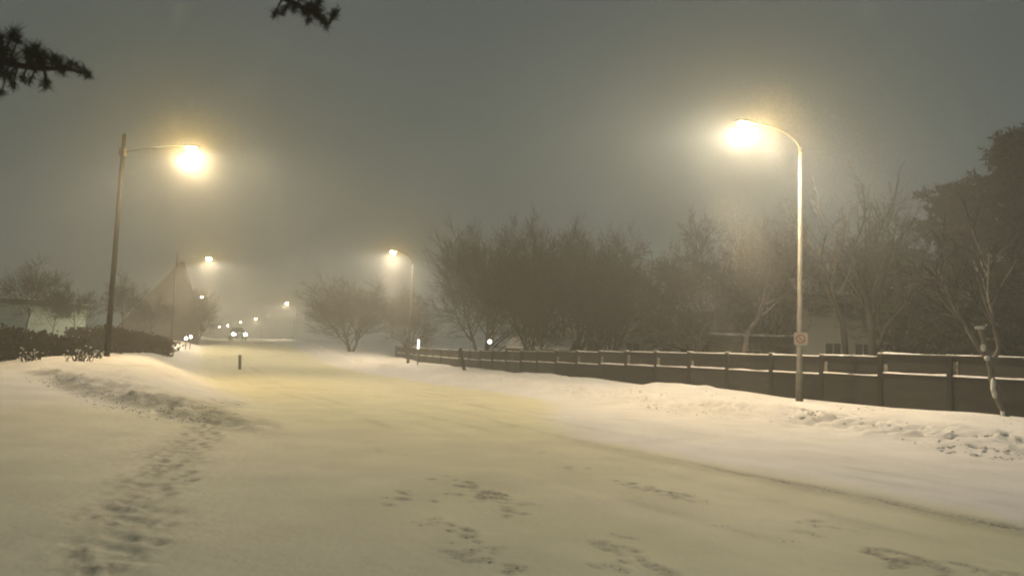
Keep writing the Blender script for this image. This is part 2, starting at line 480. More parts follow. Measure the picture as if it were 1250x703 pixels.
def ground_sheet(name, S, T):
    ss, tt = np.meshgrid(S, T, indexing='ij')
    z = height(ss, tt)
    scuff_shade = np.zeros_like(z)
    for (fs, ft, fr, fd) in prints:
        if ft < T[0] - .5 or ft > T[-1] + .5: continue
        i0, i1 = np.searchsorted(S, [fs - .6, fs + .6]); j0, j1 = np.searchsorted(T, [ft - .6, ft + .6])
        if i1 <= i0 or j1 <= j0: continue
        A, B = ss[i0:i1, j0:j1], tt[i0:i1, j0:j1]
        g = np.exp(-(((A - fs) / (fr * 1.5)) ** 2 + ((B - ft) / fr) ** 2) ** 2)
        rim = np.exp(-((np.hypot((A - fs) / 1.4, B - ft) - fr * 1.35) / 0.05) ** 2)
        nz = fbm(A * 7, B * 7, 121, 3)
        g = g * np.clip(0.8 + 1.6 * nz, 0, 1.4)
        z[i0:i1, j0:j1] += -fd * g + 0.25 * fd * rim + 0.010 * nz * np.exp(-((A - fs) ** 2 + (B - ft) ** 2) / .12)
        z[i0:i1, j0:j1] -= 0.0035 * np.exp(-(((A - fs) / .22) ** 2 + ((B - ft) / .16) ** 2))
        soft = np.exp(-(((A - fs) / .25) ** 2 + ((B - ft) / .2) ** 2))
        scuff_shade[i0:i1, j0:j1] = np.maximum(scuff_shade[i0:i1, j0:j1], np.clip(0.24 * g + 0.20 * soft * (1 + 2.5 * nz), 0, .5))  # shading of the trodden trail put into the colour
    for (fs, ft, fr, fw) in dark_patches:
        if ft < T[0] - .5 or ft > T[-1] + .5: continue
        i0, i1 = np.searchsorted(S, [fs - .7, fs + .7]); j0, j1 = np.searchsorted(T, [ft - .7, ft + .7])
        if i1 <= i0 or j1 <= j0: continue
        A, B = ss[i0:i1, j0:j1], tt[i0:i1, j0:j1]
        nz = fbm(A * 9, B * 9, 120, 3)
        q = np.hypot((A - fs) / 1.5, B - ft) / fr + 1.7 * nz
        g = 1 - smooth(0.55, 1.25, q)
        z[i0:i1, j0:j1] -= 0.006 * g * (1 - np.clip(scuff_shade[i0:i1, j0:j1] * 2, 0, 1))
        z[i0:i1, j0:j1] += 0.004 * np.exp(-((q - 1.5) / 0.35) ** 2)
        scuff_shade[i0:i1, j0:j1] = np.maximum(scuff_shade[i0:i1, j0:j1], 0.66 * g * min(1, fw))  # scuffed slush, and shadows of lumps and holes painted in
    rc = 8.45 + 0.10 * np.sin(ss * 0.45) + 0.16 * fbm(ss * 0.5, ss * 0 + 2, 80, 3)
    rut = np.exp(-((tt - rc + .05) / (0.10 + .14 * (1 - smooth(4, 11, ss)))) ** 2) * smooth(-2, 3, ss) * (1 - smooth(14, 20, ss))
    scuff_shade = np.maximum(scuff_shade, np.clip(rut * (0.85 + 1.2 * fbm(ss * 1.7, tt * 3, 82, 3)), 0, 1))
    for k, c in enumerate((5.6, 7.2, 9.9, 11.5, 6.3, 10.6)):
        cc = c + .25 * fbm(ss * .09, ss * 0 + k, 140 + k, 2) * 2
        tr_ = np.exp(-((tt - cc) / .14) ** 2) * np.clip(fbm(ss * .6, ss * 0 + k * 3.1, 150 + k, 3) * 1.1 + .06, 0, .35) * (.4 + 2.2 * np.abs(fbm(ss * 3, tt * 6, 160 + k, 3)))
        scuff_shade = np.maximum(scuff_shade, np.clip(tr_, 0, .35))
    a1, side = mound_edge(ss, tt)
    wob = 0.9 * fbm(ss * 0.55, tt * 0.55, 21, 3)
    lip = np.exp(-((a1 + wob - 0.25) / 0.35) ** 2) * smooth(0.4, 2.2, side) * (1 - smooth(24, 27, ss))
    scuff_shade = np.maximum(scuff_shade, np.clip(lip * (0.30 + 1.4 * fbm(ss * 3, tt * 3, 99, 3)), 0, 0.5))  # shaded near side of the mound painted darker along its foot
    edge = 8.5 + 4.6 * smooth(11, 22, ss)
    whiteness = smooth(-0.5, 1.0, tt - edge + 1.2 * fbm(ss * .5, tt * .5, 130, 3))  # yellower on the road, whiter toward the bank and left mound
    whiteness = np.maximum(whiteness, smooth(15, 22, ss) * (1 - smooth(2.5, 5.0, tt)))
    whiteness = np.maximum(whiteness, 0.25 * (1 - smooth(1, 5, tt)))
    x = ss * DX + (tt + off(ss)) * NX
    y = ss * DY + (tt + off(ss)) * NY
    ns, ntt = ss.shape
    co = np.stack([x, y, z], -1).reshape(-1, 3).astype(np.float32)
    idx = np.arange(ns * ntt).reshape(ns, ntt)
    q = np.stack([idx[:-1, :-1], idx[:-1, 1:], idx[1:, 1:], idx[1:, :-1]], -1).reshape(-1, 4).astype(np.int32)
    q = q[:, ::-1]
    me = bpy.data.meshes.new(name)
    me.vertices.add(len(co)); me.vertices.foreach_set("co", co.ravel())
    me.loops.add(q.size); me.loops.foreach_set("vertex_index", np.ascontiguousarray(q).ravel())
    me.polygons.add(len(q))
    me.polygons.foreach_set("loop_start", np.arange(0, q.size, 4, dtype=np.int32))
    me.polygons.foreach_set("use_smooth", np.ones(len(q), dtype=bool))
    for nm, arr in (("scuff_shade", scuff_shade), ("whiteness", whiteness)):
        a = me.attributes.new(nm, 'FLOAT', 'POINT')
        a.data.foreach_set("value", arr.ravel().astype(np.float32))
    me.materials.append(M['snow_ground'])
    me.update(calc_edges=True)
    me.validate()
    if me.polygons[0].normal.z < 0:
        me.flip_normals()
    o = bpy.data.objects.new(name, me)
    COL.objects.link(o)
    return tag(o, kind='structure')

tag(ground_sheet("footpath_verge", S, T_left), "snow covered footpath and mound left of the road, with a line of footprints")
tag(ground_sheet("road", S, T_road), "snow covered road with faint wheel marks and dark patches")
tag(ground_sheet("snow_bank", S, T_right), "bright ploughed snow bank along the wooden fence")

# ------------------------------------------------------------------ snow clods thrown up by the plough
def clods(name, label, spots, seed):
    r = random.Random(seed)
    bm = bmesh.new(); bmesh.ops.create_icosphere(bm, subdivisions=1, radius=1)
    bv = [v.co.copy() for v in bm.verts]; bf = [tuple(v.index for v in f.verts) for f in bm.faces]; bm.free()
    mb = MB()
    for (s, t, size) in spots:
        x, y = (float(q) for q in xy_of(s, t))
        z = gz(x, y)
        sx, sy, sz = (size * r.uniform(.6, 1.3) for _ in range(3))
        q = Quaternion((r.gauss(0, 1), r.gauss(0, 1), r.gauss(0, 1), r.gauss(0, 1))).normalized()
        vs = []
        for v in bv:
            w = v * r.uniform(.72, 1.15)
            w = q @ Vector((w.x * sx, w.y * sy, w.z * sz * .8))
            vs.append((x + w.x, y + w.y, z + w.z * .8 - size * .12))
        mb.add(vs, bf)
    o = mb.build(name, M['snow'], None, False)
    return tag(o, label, "snow clods", kind='stuff')

r_ = random.Random(11)
sp = []
for _ in range(620):
    u = r_.random()
    s = 15.8 + 8.0 * u + r_.gauss(0, .30)
    t = 2.1 - 3.06 * u + r_.gauss(0, .26)
    sp.append((s, t, r_.choice((.012, .02, .03, .045)) * r_.uniform(.6, 1.1)))
clods("snow_clods", "ragged line of small snow lumps along the mound left of the footprints", sp, 1)
sp = []
for _ in range(300):
    s = r_.uniform(-2, 34)
    t = ROAD_R + 0.5 + abs(r_.gauss(0, .8)) + 0.6 * math.sin(s * .7)
    k = r_.choice((.5, .8, 1.0, 1.4))
    for _ in range(r_.randint(3, 18)):
        sp.append((s + r_.gauss(0, .45), t + r_.gauss(0, .16), k * r_.choice((.02, .03, .042, .06)) * r_.uniform(.6, 1.1)))
for _ in range(110):
    s = r_.uniform(0, 30)
    sp.append((s, ROAD_R + 4.4 + r_.gauss(0, .7), r_.uniform(.02, .07)))
clods("snow_clods", "broken snow lumps scattered along the bank below the wooden fence", sp, 2)

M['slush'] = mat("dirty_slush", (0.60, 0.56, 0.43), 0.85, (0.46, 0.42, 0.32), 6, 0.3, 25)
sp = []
for fs, ft, fr, fw in dark_patches:
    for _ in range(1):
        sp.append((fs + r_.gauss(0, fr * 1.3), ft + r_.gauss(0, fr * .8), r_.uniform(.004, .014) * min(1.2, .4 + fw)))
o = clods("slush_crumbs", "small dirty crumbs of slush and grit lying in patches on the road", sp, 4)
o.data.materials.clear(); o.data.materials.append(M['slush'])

# ------------------------------------------------------------------ trees
class Tree:
    def __init__(self, seed):
        self.r = random.Random(seed)
        self.trunk, self.crown = MB(), MB()
        self.tips = []

    def limb(self, pts, rads, level):
        n = 9 if level == 0 else 6 if level == 1 else 4 if level == 2 else 3
        (self.trunk if level <= 1 else self.crown).tube(pts, rads, n, cap=(level <= 1))

    def grow(self, p, d, L, R, level, maxl, P):
        r = self.r
        k = 5 if level <= 1 else 3 if level < 4 else 2
        pts, rads = [Vector(p)], [R]
        d = d.normalized()
        for i in range(k):
            j = P['bend'] * (0.6 + 0.4 * level)
            d = (d + Vector((r.gauss(0, j), r.gauss(0, j), r.gauss(0, j) + P['up'] * (0.4 if level < 2 else 1)))).normalized()
            pts.append(pts[-1] + d * (L / k))
            rads.append(max(P['rmin'], R * (1 - (0.62 if level < maxl else .75) * (i + 1) / k)))
        self.limb(pts, rads, level)
        self.children(pts, rads, L, level, maxl, P)

    def children(self, pts, rads, L, level, maxl, P):
        r = self.r
        if level >= maxl: 
            self.tips.append(pts[-1])
            return
        n = P['n'][min(level, len(P['n']) - 1)]
        for c in range(n):
            u = P['start'] + (1 - P['start']) * ((c + r.random()) / n) if level == 0 else 0.22 + 0.78 * ((c + r.random()) / n)
            f = u * (len(pts) - 1)
            i = min(int(f), len(pts) - 2)
            p = pts[i].lerp(pts[i + 1], f - i)
            rr = rads[i] + (rads[i + 1] - rads[i]) * (f - i)
            ax = (pts[i + 1] - pts[i]).normalized()
            o = ax.orthogonal().normalized()
            o.rotate(Quaternion(ax, r.uniform(0, 6.283) + c * 2.4))
            ang = rad(r.uniform(*P['angle']))
            d = ax * math.cos(ang) + o * math.sin(ang)
            if d.z < -0.15: d.z *= 0.3
            l = L * r.uniform(.5, .78) * P['shrink'] * (1.15 - 0.45 * u)
            self.grow(p, d, l, max(P['rmin'], rr * r.uniform(.5, .68)), level + 1, maxl, P)
        if level > 0 or P.get('lead', True):
            d = (pts[-1] - pts[-2])
            self.grow(pts[-1], d, L * .55, rads[-1], level + 1, maxl, P)

DECID = dict(bend=.09, up=.05, n=[9, 6, 5, 4, 3], start=.30, angle=(28, 58), shrink=1.0, rmin=.006)
VASE = dict(bend=.07, up=.07, n=[10, 6, 5, 4, 3], start=.22, angle=(22, 45), shrink=1.05, rmin=.006)

DENSE = dict(bend=.07, up=.035, n=[10, 7, 6, 5, 4], start=.14, angle=(22, 52), shrink=1.0, rmin=.0085)
ROUND = dict(bend=.085, up=.03, n=[11, 7, 6, 4, 3], start=.24, angle=(28, 60), shrink=1.0, rmin=.0085)
PROTO = {}
def proto_tree(kind):
    """one grown tree per kind, scaled to height 1 m x width 1 m; trees of a kind share its mesh data"""
    if kind in PROTO: return PROTO[kind]
    seed = sum(map(ord, kind))
    t = Tree(seed)
    if kind.startswith('dense'):
        for k in range(3):
            a = k * 2.1 + seed
            t.grow(Vector((.15 * math.cos(a), .15 * math.sin(a), 0)), Vector((.22 * math.cos(a), .22 * math.sin(a), 1)), 5.0, .12, 0, 4, DENSE)
    elif kind.startswith('round'):
        t.grow(Vector((0, 0, 0)), Vector((.02, 0, 1)), 4.6, .17, 0, 5, ROUND)
    else:
        tall = dict(ROUND); tall['start'] = .52; tall['rmin'] = .012
        t.grow(Vector((0, 0, 0)), Vector((.02, 0, 1)), 6.4, .14, 0, 4, tall)
    a = np.array(t.trunk.v + t.crown.v)
    H = np.percentile(a[:, 2], 99.99)
    W = .5 * sum(np.percentile(a[:, k], 98.5) - np.percentile(a[:, k], 1.5) for k in (0, 1))
    for mb in (t.trunk, t.crown):
        mb.v = [(x / W, y / W, z / H) for x, y, z in mb.v]
    PROTO[kind] = (t.trunk.v, t.trunk.f, t.crown.v, t.crown.f, t.trunk.mesh("trunk", M['bark'], True), t.crown.mesh("crown", M['twig']))
    return PROTO[kind]

def bare_tree(name, label, px, d, py_top, width_px, kind, rz=0.0, group=None, cat="tree"):
    p = at(px, 430, d)
    z0 = gz(p.x, p.y) - .12
    top = at(px, py_top, d).z - z0
    w = width_px / F_PX * d
    pr = proto_tree(kind)
    e = thing(name, label, cat, (p.x, p.y, z0), rz, group)
    e.scale = (w, w, top)
    part("trunk", pr[4], e)
    part("crown", pr[5], e)
    return e

G_R = "bare trees behind the wooden fence"
bare_tree("bare_tree", "bushy bare tree above the small white light, left end of the fence row", 590, 53, 264, 145, 'dense_a', .3, G_R)
bare_tree("bare_tree", "highest dense bare tree, just right of the small white light", 650, 43, 256, 135, 'dense_b', 1.0, G_R)
bare_tree("bare_tree", "bare tree in the middle of the dense row, above the low shed", 700, 46, 268, 125, 'dense_a', 2.6, G_R)
bare_tree("bare_tree", "bare tree at the right end of the dense row", 743, 39, 270, 118, 'dense_b', 3.9, G_R)
bare_tree("bare_tree", "separate spreading bare tree with clear trunk, left of lamp post", 857, 33.5, 246, 138, 'round_a', .4, G_R)
bare_tree("bare_tree", "bare tree with brown crown directly below the bright right lamp", 935, 41, 246, 125, 'dense_a', 4.4, G_R)
bare_tree("bare_tree", "bare tree between the many stemmed tree and the evergreens", 1098, 37, 232, 175, 'round_a', 2.2, G_R)

def stem_tree(name, label, cat, stems, d, seed, P, mats, group=None, maxl=4):
    """a tree whose main stems follow polylines measured on the photograph: [(px, py, dz depth offset)], radii"""
    b = at(stems[0][0][0][0], stems[0][0][0][1], d)
    z0 = gz(b.x, b.y) - .15
    org = Vector((b.x, b.y, z0))
    t = Tree(seed)
    for pts, r0, r1, nchild in stems:
        P3 = [at(px, py, d + dd) - org for px, py, dd in pts]
        if abs(pts[0][1] - stems[0][0][0][1]) < 14:
            P3[0].z = 0.0
        Q = []
        for a, c in zip(P3[:-1], P3[1:]):
            for k in range(3): Q.append(a.lerp(c, k / 3) + Vector((t.r.gauss(0, .018), t.r.gauss(0, .018), 0)) * (0 if not Q else 1))
        Q.append(P3[-1])
        R = [r0 + (r1 - r0) * i / (len(Q) - 1) for i in range(len(Q))]
        t.limb(Q, R, 0)
        L = (P3[-1] - P3[0]).length
        pp = dict(P); pp['n'] = [nchild] + list(P['n'][1:]); pp['start'] = .42
        t.children(Q, R, L, 0, maxl, pp)
    e = thing(name, label, cat, org, 0, group)
    t.trunk.build("trunk", M[mats[0]], e, True)
    t.crown.build("crown", M[mats[1]], e, False)
    return e

STEM = dict(bend=.08, up=.06, n=[8, 5, 4, 4, 3], start=.4, angle=(20, 52), shrink=.58, rmin=.008, lead=False)
stem_tree("bare_tree", "bare tree with several dark stems spreading in a V, right of the signed lamp post", "tree",
          [([(1068, 446, 0), (1064, 400, 0), (1055, 350, .2), (1040, 290, .3)], .17, .06, 8),
           ([(1040, 446, -.4), (1028, 395, -.5), (1012, 345, -.7), (998, 300, -.8)], .12, .05, 7),
           ([(1068, 430, 0), (1083, 398, -.3), (1104, 372, -.5), (1120, 340, -.6)], .09, .04, 6),
           ([(1064, 410, 0), (1078, 350, .5), (1090, 290, .8)], .09, .04, 6)], 26.5, 61, STEM, ('bark', 'twig'), G_R)
stem_tree("leaning_tree", "thin pale leaning trunk behind the fence, left of the lamp post", "tree",
          [([(898, 440, 0), (912, 408, 0), (926, 385, 0), (934, 355, .2)], .13, .05, 5)], 33, 64, STEM, ('pale_bark', 'far_twig'), G_R, 3)
ft = stem_tree("leaning_tree", "snow dusted crooked tree leaning left in front of the fence at the right edge", "tree",
          [([(1226, 512, 0), (1221, 492, 0), (1212, 462, 0), (1206, 435, 0), (1196, 402, 0)], .10, .06, 0),
           ([(1206, 440, 0), (1190, 418, .1), (1178, 396, .1), (1160, 366, .2), (1146, 330, .3)], .055, .025, 7),
           ([(1210, 452, 0), (1219, 425, 0), (1214, 395, .1), (1205, 360, .2), (1208, 310, .4)], .06, .03, 8),
           ([(1196, 402, 0), (1188, 395, 0)], .05, .03, 0), ([(1197, 402, 0), (1205, 396, 0)], .045, .03, 0)], 18.6, 71, dict(STEM, shrink=.78), ('pale_bark', 'twig'), None, 3)
# snow stuck in the forks of the crooked tree
def blob(mb, c, rx, ry, rz, seed):
    r = random.Random(seed)
    bm = bmesh.new(); bmesh.ops.create_icosphere(bm, subdivisions=2, radius=1)
    vs = [(c[0] + v.co.x * rx * r.uniform(.85, 1.1), c[1] + v.co.y * ry * r.uniform(.85, 1.1), c[2] + v.co.z * rz * r.uniform(.85, 1.1)) for v in bm.verts]
    mb.add(vs, [tuple(v.index for v in f.verts) for f in bm.faces]); bm.free()
for i, (px, py, rx, rz) in enumerate([(1196, 400, .13, .05), (1200, 424, .06, .10), (1205, 437, .07, .07), (1212, 470, .06, .20), (1214, 480, .05, .14), (1224, 502, .05, .16)]):
    c = at(px, py, 18.55) - ft.location
    mb = MB()
    blob(mb, c, rx, .07, rz, i)
    mb.build("snow_patch", M['snow'], ft, True)

# far and left-hand bare trees
bare_tree("bare_tree", "faint far bare tree beyond the left end of the wooden fence", 428, 74, 332, 110, 'dense_b', 5.0)
bare_tree("bare_tree", "faint low bare tree between the far lamp and the dense row", 497, 66, 345, 60, 'dense_a', 5.6)
G_L = "bare trees behind the left hedge"
bare_tree("bare_tree", "leftmost hazy tree with a round crown behind the dark hedge", 27, 44, 304, 76, 'thin', 1.3, G_L)
bare_tree("bare_tree", "second hazy thin tree from the left edge behind the hedge", 60, 48, 338, 40, 'thin', .2, G_L)
bare_tree("bare_tree", "hazy thin tree just left of the tall wooden lamp post", 90, 50, 336, 46, 'thin', 2.4, G_L)
bare_tree("bare_tree", "faint thin tree against the second left lamp glow, right of the steep roof", 232, 78, 335, 40, 'thin', 3.0)
bare_tree("bare_tree", "small hazy bush-like tree at the right foot of the steep house", 240, 76, 352, 46, 'dense_a', 3.3)
bare_tree("bare_tree", "thin hazy tree standing in front of the steep roof slope", 182, 60, 352, 40, 'thin', 5.1)
bare_tree("bare_tree", "pale hazy tree between the wooden lamp post and the steep gabled house", 150, 58, 325, 50, 'thin', 4.1, G_L)

# ------------------------------------------------------------------ evergreens
def tuft(mb, c, ax, r, n, L, w):
    for _ in range(n):
        d = Vector((r.gauss(0, 1), r.gauss(0, 1), r.gauss(0, 1))).normalized() + ax * .55
        d.normalize()
        s = d.orthogonal().normalized() * w
        s.rotate(Quaternion(d, r.uniform(0, 6.28)))
        e = c + d * L * r.uniform(.6, 1.1)
        a, b_ = c - s, c + s
        mb.add([tuple(a), tuple(b_), tuple(e)], [(0, 1, 2)])

def evergreen(label, px, d, py_top, seed, width, lobes, group=None):
    p = at(px, 430, d)
    z0 = gz(p.x, p.y) - .1
    H = at(px, py_top, d).z - z0
    r = random.Random(seed)
    e = thing("evergreen_tree", label, "tree", (p.x, p.y, z0), 0, group)
    tk, br, nd = MB(), MB(), MB()
    tk.tube([(0, 0, 0), (.05, 0, H * .3), (-.05, .05, H * .65), (0, 0, H * .97)], [.24, .2, .12, .03], 9)
    for i in range(lobes):
        u = i / lobes
        z = H * (.14 + .85 * u)
        a = i * 2.4 + r.uniform(-.4, .4)
        # crown profile: wide low and uneven, narrow on top
        wmax = width * (1.0 - .80 * u ** 1.5) * r.choice((.35, .6, .85, 1.0, 1.3)) * r.uniform(.85, 1.15)
        dirv = Vector((math.cos(a), math.sin(a), r.uniform(-.05, .35)))
        pts = [Vector((0, 0, z))]
        for k in range(4):
            pts.append(pts[-1] + (dirv + Vector((r.gauss(0, .12), r.gauss(0, .12), .08 * k))).normalized() * wmax / 4)
        br.tube(pts, [.06, .05, .035, .022, .01], 4, False)
        for k in range(1, 5):
            for q in range(5):
                f = (k - r.random())
                ii = min(int(f), 3)
                bp = pts[ii].lerp(pts[ii + 1], f - ii)
                sd = Vector((r.gauss(0, .3), r.gauss(0, .3), r.gauss(.05, .2))) * (wmax * .28)
                br.tube([bp, bp + sd], [.015, .006], 3, False)
                for m in range(4):
                    c = bp + sd * r.uniform(.3, 1.1) + Vector((r.gauss(0, .12), r.gauss(0, .12), r.gauss(0, .1)))
                    tuft(nd, c, sd.normalized(), r, 9, .24, .026)
    tk.build("trunk", M['bark'], e, True)
    tag(br.build("branch", M['bark'], e), kind='stuff')
    nd.build("crown", M['needle_far'], e)
    return e
evergreen("tall dark evergreen filling the right edge behind the fence", 1246, 25, 163, 3, 2.9, 96)
evergreen("lower dark evergreen left of the tall one, behind the crooked tree", 1172, 29, 228, 4, 3.2, 96)

def near_pine():
    base = Vector((-6.6, 4.2, 0))
    base.z = gz(base.x, base.y) - .1
    e = thing("pine_tree", "near pine reaching needle branches into the top left corner", "tree", base)
    r = random.Random(14)
    tk = MB()
    tk.tube([(0, 0, 0), (.06, .03, 2.4), (0, .1, 4.6), (.05, .05, 7.4)], [.21, .18, .13, .04], 12)
    tk.build("trunk", M['bark'], e, True)
    def bough(pix, d, start_z, tufts, seed):
        r = random.Random(seed)
        P = [at(px, py, dd) - base for px, py, dd in pix]
        pts = [Vector((0.02, .05, start_z))] + P
        wood, nd = MB(), MB()
        Q = []
        for a, c in zip(pts[:-1], pts[1:]):
            for k in range(4): Q.append(a.lerp(c, k / 4))
        Q.append(pts[-1])
        wood.tube(Q, [.035 + (.006 - .035) * min(1, i / (len(Q) - 1)) for i in range(len(Q))], 6)
        for px, py, dd, size in tufts:
            c = at(px, py, dd) - base
            # nearest point of the bough
            b = min(Q[1:], key=lambda q: (q - c).length + .03 * r.random())
            ax = (c - b)
            if ax.length < .01: ax = Vector((.05, 0, -.02))
            wood.tube([b, b.lerp(c, .6) + Vector((0, 0, .01)), c], [.008, .006, .004], 4, False)
            axn = ax.normalized()
            for _ in range(int(150 * size)):
                cc = c + axn * r.uniform(-.05, .03) * size + Vector((r.gauss(0, 1), r.gauss(0, 1), r.gauss(0, 1))) * .008
                tuft(nd, cc, axn, r, 1, .100 * size, .0030)
        bo = wood.build("bough", M['bark'], e)
        nd.build("needles", M['needle'], bo)
    bough([(-60, 62, 5.2), (0, 76, 5.0), (45, 84, 4.9), (80, 84, 4.85), (106, 90, 4.8)], 5, 3.3,
          [(-25, 45, 5.1, 1.3), (0, 50, 5.0, 1.2), (16, 42, 5.0, .95), (22, 49, 5.0, .7), (5, 65, 5.0, 1.3), (14, 75, 5.0, 1.2), (2, 84, 5.0, 1.1), (12, 92, 4.95, .8), (34, 66, 4.95, .95), (44, 62, 4.9, 1.),
           (52, 70, 4.9, 1.), (40, 78, 4.9, 1.1), (48, 80, 4.9, .9), (66, 72, 4.9, .85), (72, 78, 4.85, .8), (78, 86, 4.85, .7), (86, 80, 4.85, .7), (92, 80, 4.8, .45), (104, 88, 4.8, .75), (107, 92, 4.8, .5),
           (28, 96, 4.9, .55), (37, 98, 4.9, .5), (16, 104, 4.95, .55), (55, 104, 4.9, .65), (58, 100, 4.9, .45), (2, 113, 5.0, .5), (-20, 90, 5.0, 1.2), (-30, 70, 5.1, 1.3)], 31)
    bough([(250, -70, 4.7), (318, -16, 4.5), (355, 2, 4.5), (385, 18, 4.5), (402, 30, 4.5)], 4.5, 4.7,
          [(336, 17, 4.5, .55), (345, 14, 4.5, .5), (352, 8, 4.5, .45), (360, 10, 4.5, .6), (372, 14, 4.5, .7), (378, 8, 4.5, .75), (388, 8, 4.5, .7), (390, 20, 4.5, .75), (398, 30, 4.5, .6), (406, 20, 4.5, .6),
           (410, 16, 4.5, .5), (376, 25, 4.5, .5), (368, -4, 4.5, .6), (390, -2, 4.5, .6), (384, 14, 4.5, .7), (340, -25, 4.5, .9), (300, -50, 4.5, 1.)], 32)
near_pine()

# ------------------------------------------------------------------ hedges left
def hedge(label, pts, thick, seed, dens, m, cat="hedge", name="hedge", leaf=.06):
    """pts: (px, depth, top py) along the hedge"""
    r = random.Random(seed)
    P = [(at(px, py, d)) for px, d, py in pts]
    org = Vector((P[0].x, P[0].y, gz(P[0].x, P[0].y)))
    e = thing(name, label, cat, org)
    st_, lf = MB(), MB()
    for a, b in zip(P[:-1], P[1:]):
        L = (b - a).length
        for i in range(int(L * dens)):
            u = r.random()
            c = a.lerp(b, u)
            g = gz(c.x, c.y)
            h = c.z - g
            y = (r.random() ** .8)
            pos = Vector((c.x + r.gauss(0, thick * .5), c.y + r.gauss(0, thick * .5), g + h * y * (1 + .06 * r.gauss(0, 1)))) - org
            for _ in range(3):
                d = Vector((r.gauss(0, 1), r.gauss(0, 1), r.gauss(0, 1))).normalized()
                s = d.orthogonal() * leaf * .6
                q = pos + d * leaf * 1.6
                lf.add([tuple(pos - s), tuple(pos + s), tuple(q + s * .5), tuple(q - s * .5)], [(0, 1, 2, 3)])
        for i in range(int(L * 5)):
            c = a.lerp(b, r.random()) + Vector((r.gauss(0, thick * .3), r.gauss(0, thick * .3), 0))
            g = gz(c.x, c.y)
            p0 = Vector((c.x, c.y, g - .1)) - org
            p1 = Vector((c.x + r.gauss(0, .15), c.y + r.gauss(0, .15), g + (c.z - g) * r.uniform(.7, 1.06))) - org
            st_.tube([p0, p0.lerp(p1, .5) + Vector((r.gauss(0, .04), r.gauss(0, .04), 0)), p1], [.018, .012, .005], 4, False)
    tag(st_.build("stem", M['bark'], e), kind='stuff')
    tag(lf.build("foliage", M[m], e), kind='stuff')
    return e
hedge("dark shaggy hedge at the left edge, nearest the camera", [(-90, 25, 396), (0, 25.5, 402), (40, 26, 404), (92, 27, 417)], .5, 5, 520, 'hedge')
hedge("long brown clipped hedge sloping down behind the wooden lamp post", [(86, 36, 403), (130, 38, 400), (165, 40, 406), (206, 43, 416)], .55, 6, 520, 'hedge')

def bush(label, px, py, d, h, seed):
    """leafless low bush poking out of the snow"""
    p = at(px, py, d)
    z0 = gz(p.x, p.y) - .04
    r = random.Random(seed)
    e = thing("bare_bush", label, "bush", (p.x, p.y, z0), 0, "low bushes sticking out of the left mound")
    mb, sn = MB(), MB()
    for i in range(34):
        a = r.uniform(0, 6.283)
        tilt = r.uniform(.1, .9)
        dv = Vector((math.cos(a) * tilt, math.sin(a) * tilt, 1)).normalized()
        L = h * r.uniform(.5, 1.1)
        p0 = Vector((r.gauss(0, h * .35), r.gauss(0, h * .25), 0))
        p1 = p0 + dv * L * .5
        p2 = p1 + (dv + Vector((r.gauss(0, .3), r.gauss(0, .3), r.gauss(0, .2)))).normalized() * L * .5
        mb.tube([p0, p1, p2], [.014, .010, .004], 4, False)
        for k in range(3):
            q = p1.lerp(p2, r.random())
            mb.tube([q, q + (dv + Vector((r.gauss(0, .6), r.gauss(0, .6), r.gauss(0, .3)))).normalized() * L * .25], [.007, .003], 3, False)
        if r.random() < .5:
            blob(sn, p1.lerp(p2, r.random()), .035, .03, .022, i)
    tag(mb.build("branch", M['bark'], e), kind='stuff')
    tag(sn.build("snow_patch", M['snow'], e, True), kind='stuff')
bush("low leafless bush in front of the dark hedge, nearest the left edge", 40, 440, 24.6, .5, 1)
bush("low leafless bush on the snow crest, halfway from dark hedge to wooden post", 96, 440, 24, .55, 2)
bush("small leafless bush on the crest next to the foot of the wooden lamp post", 116, 440, 25.5, .4, 3)

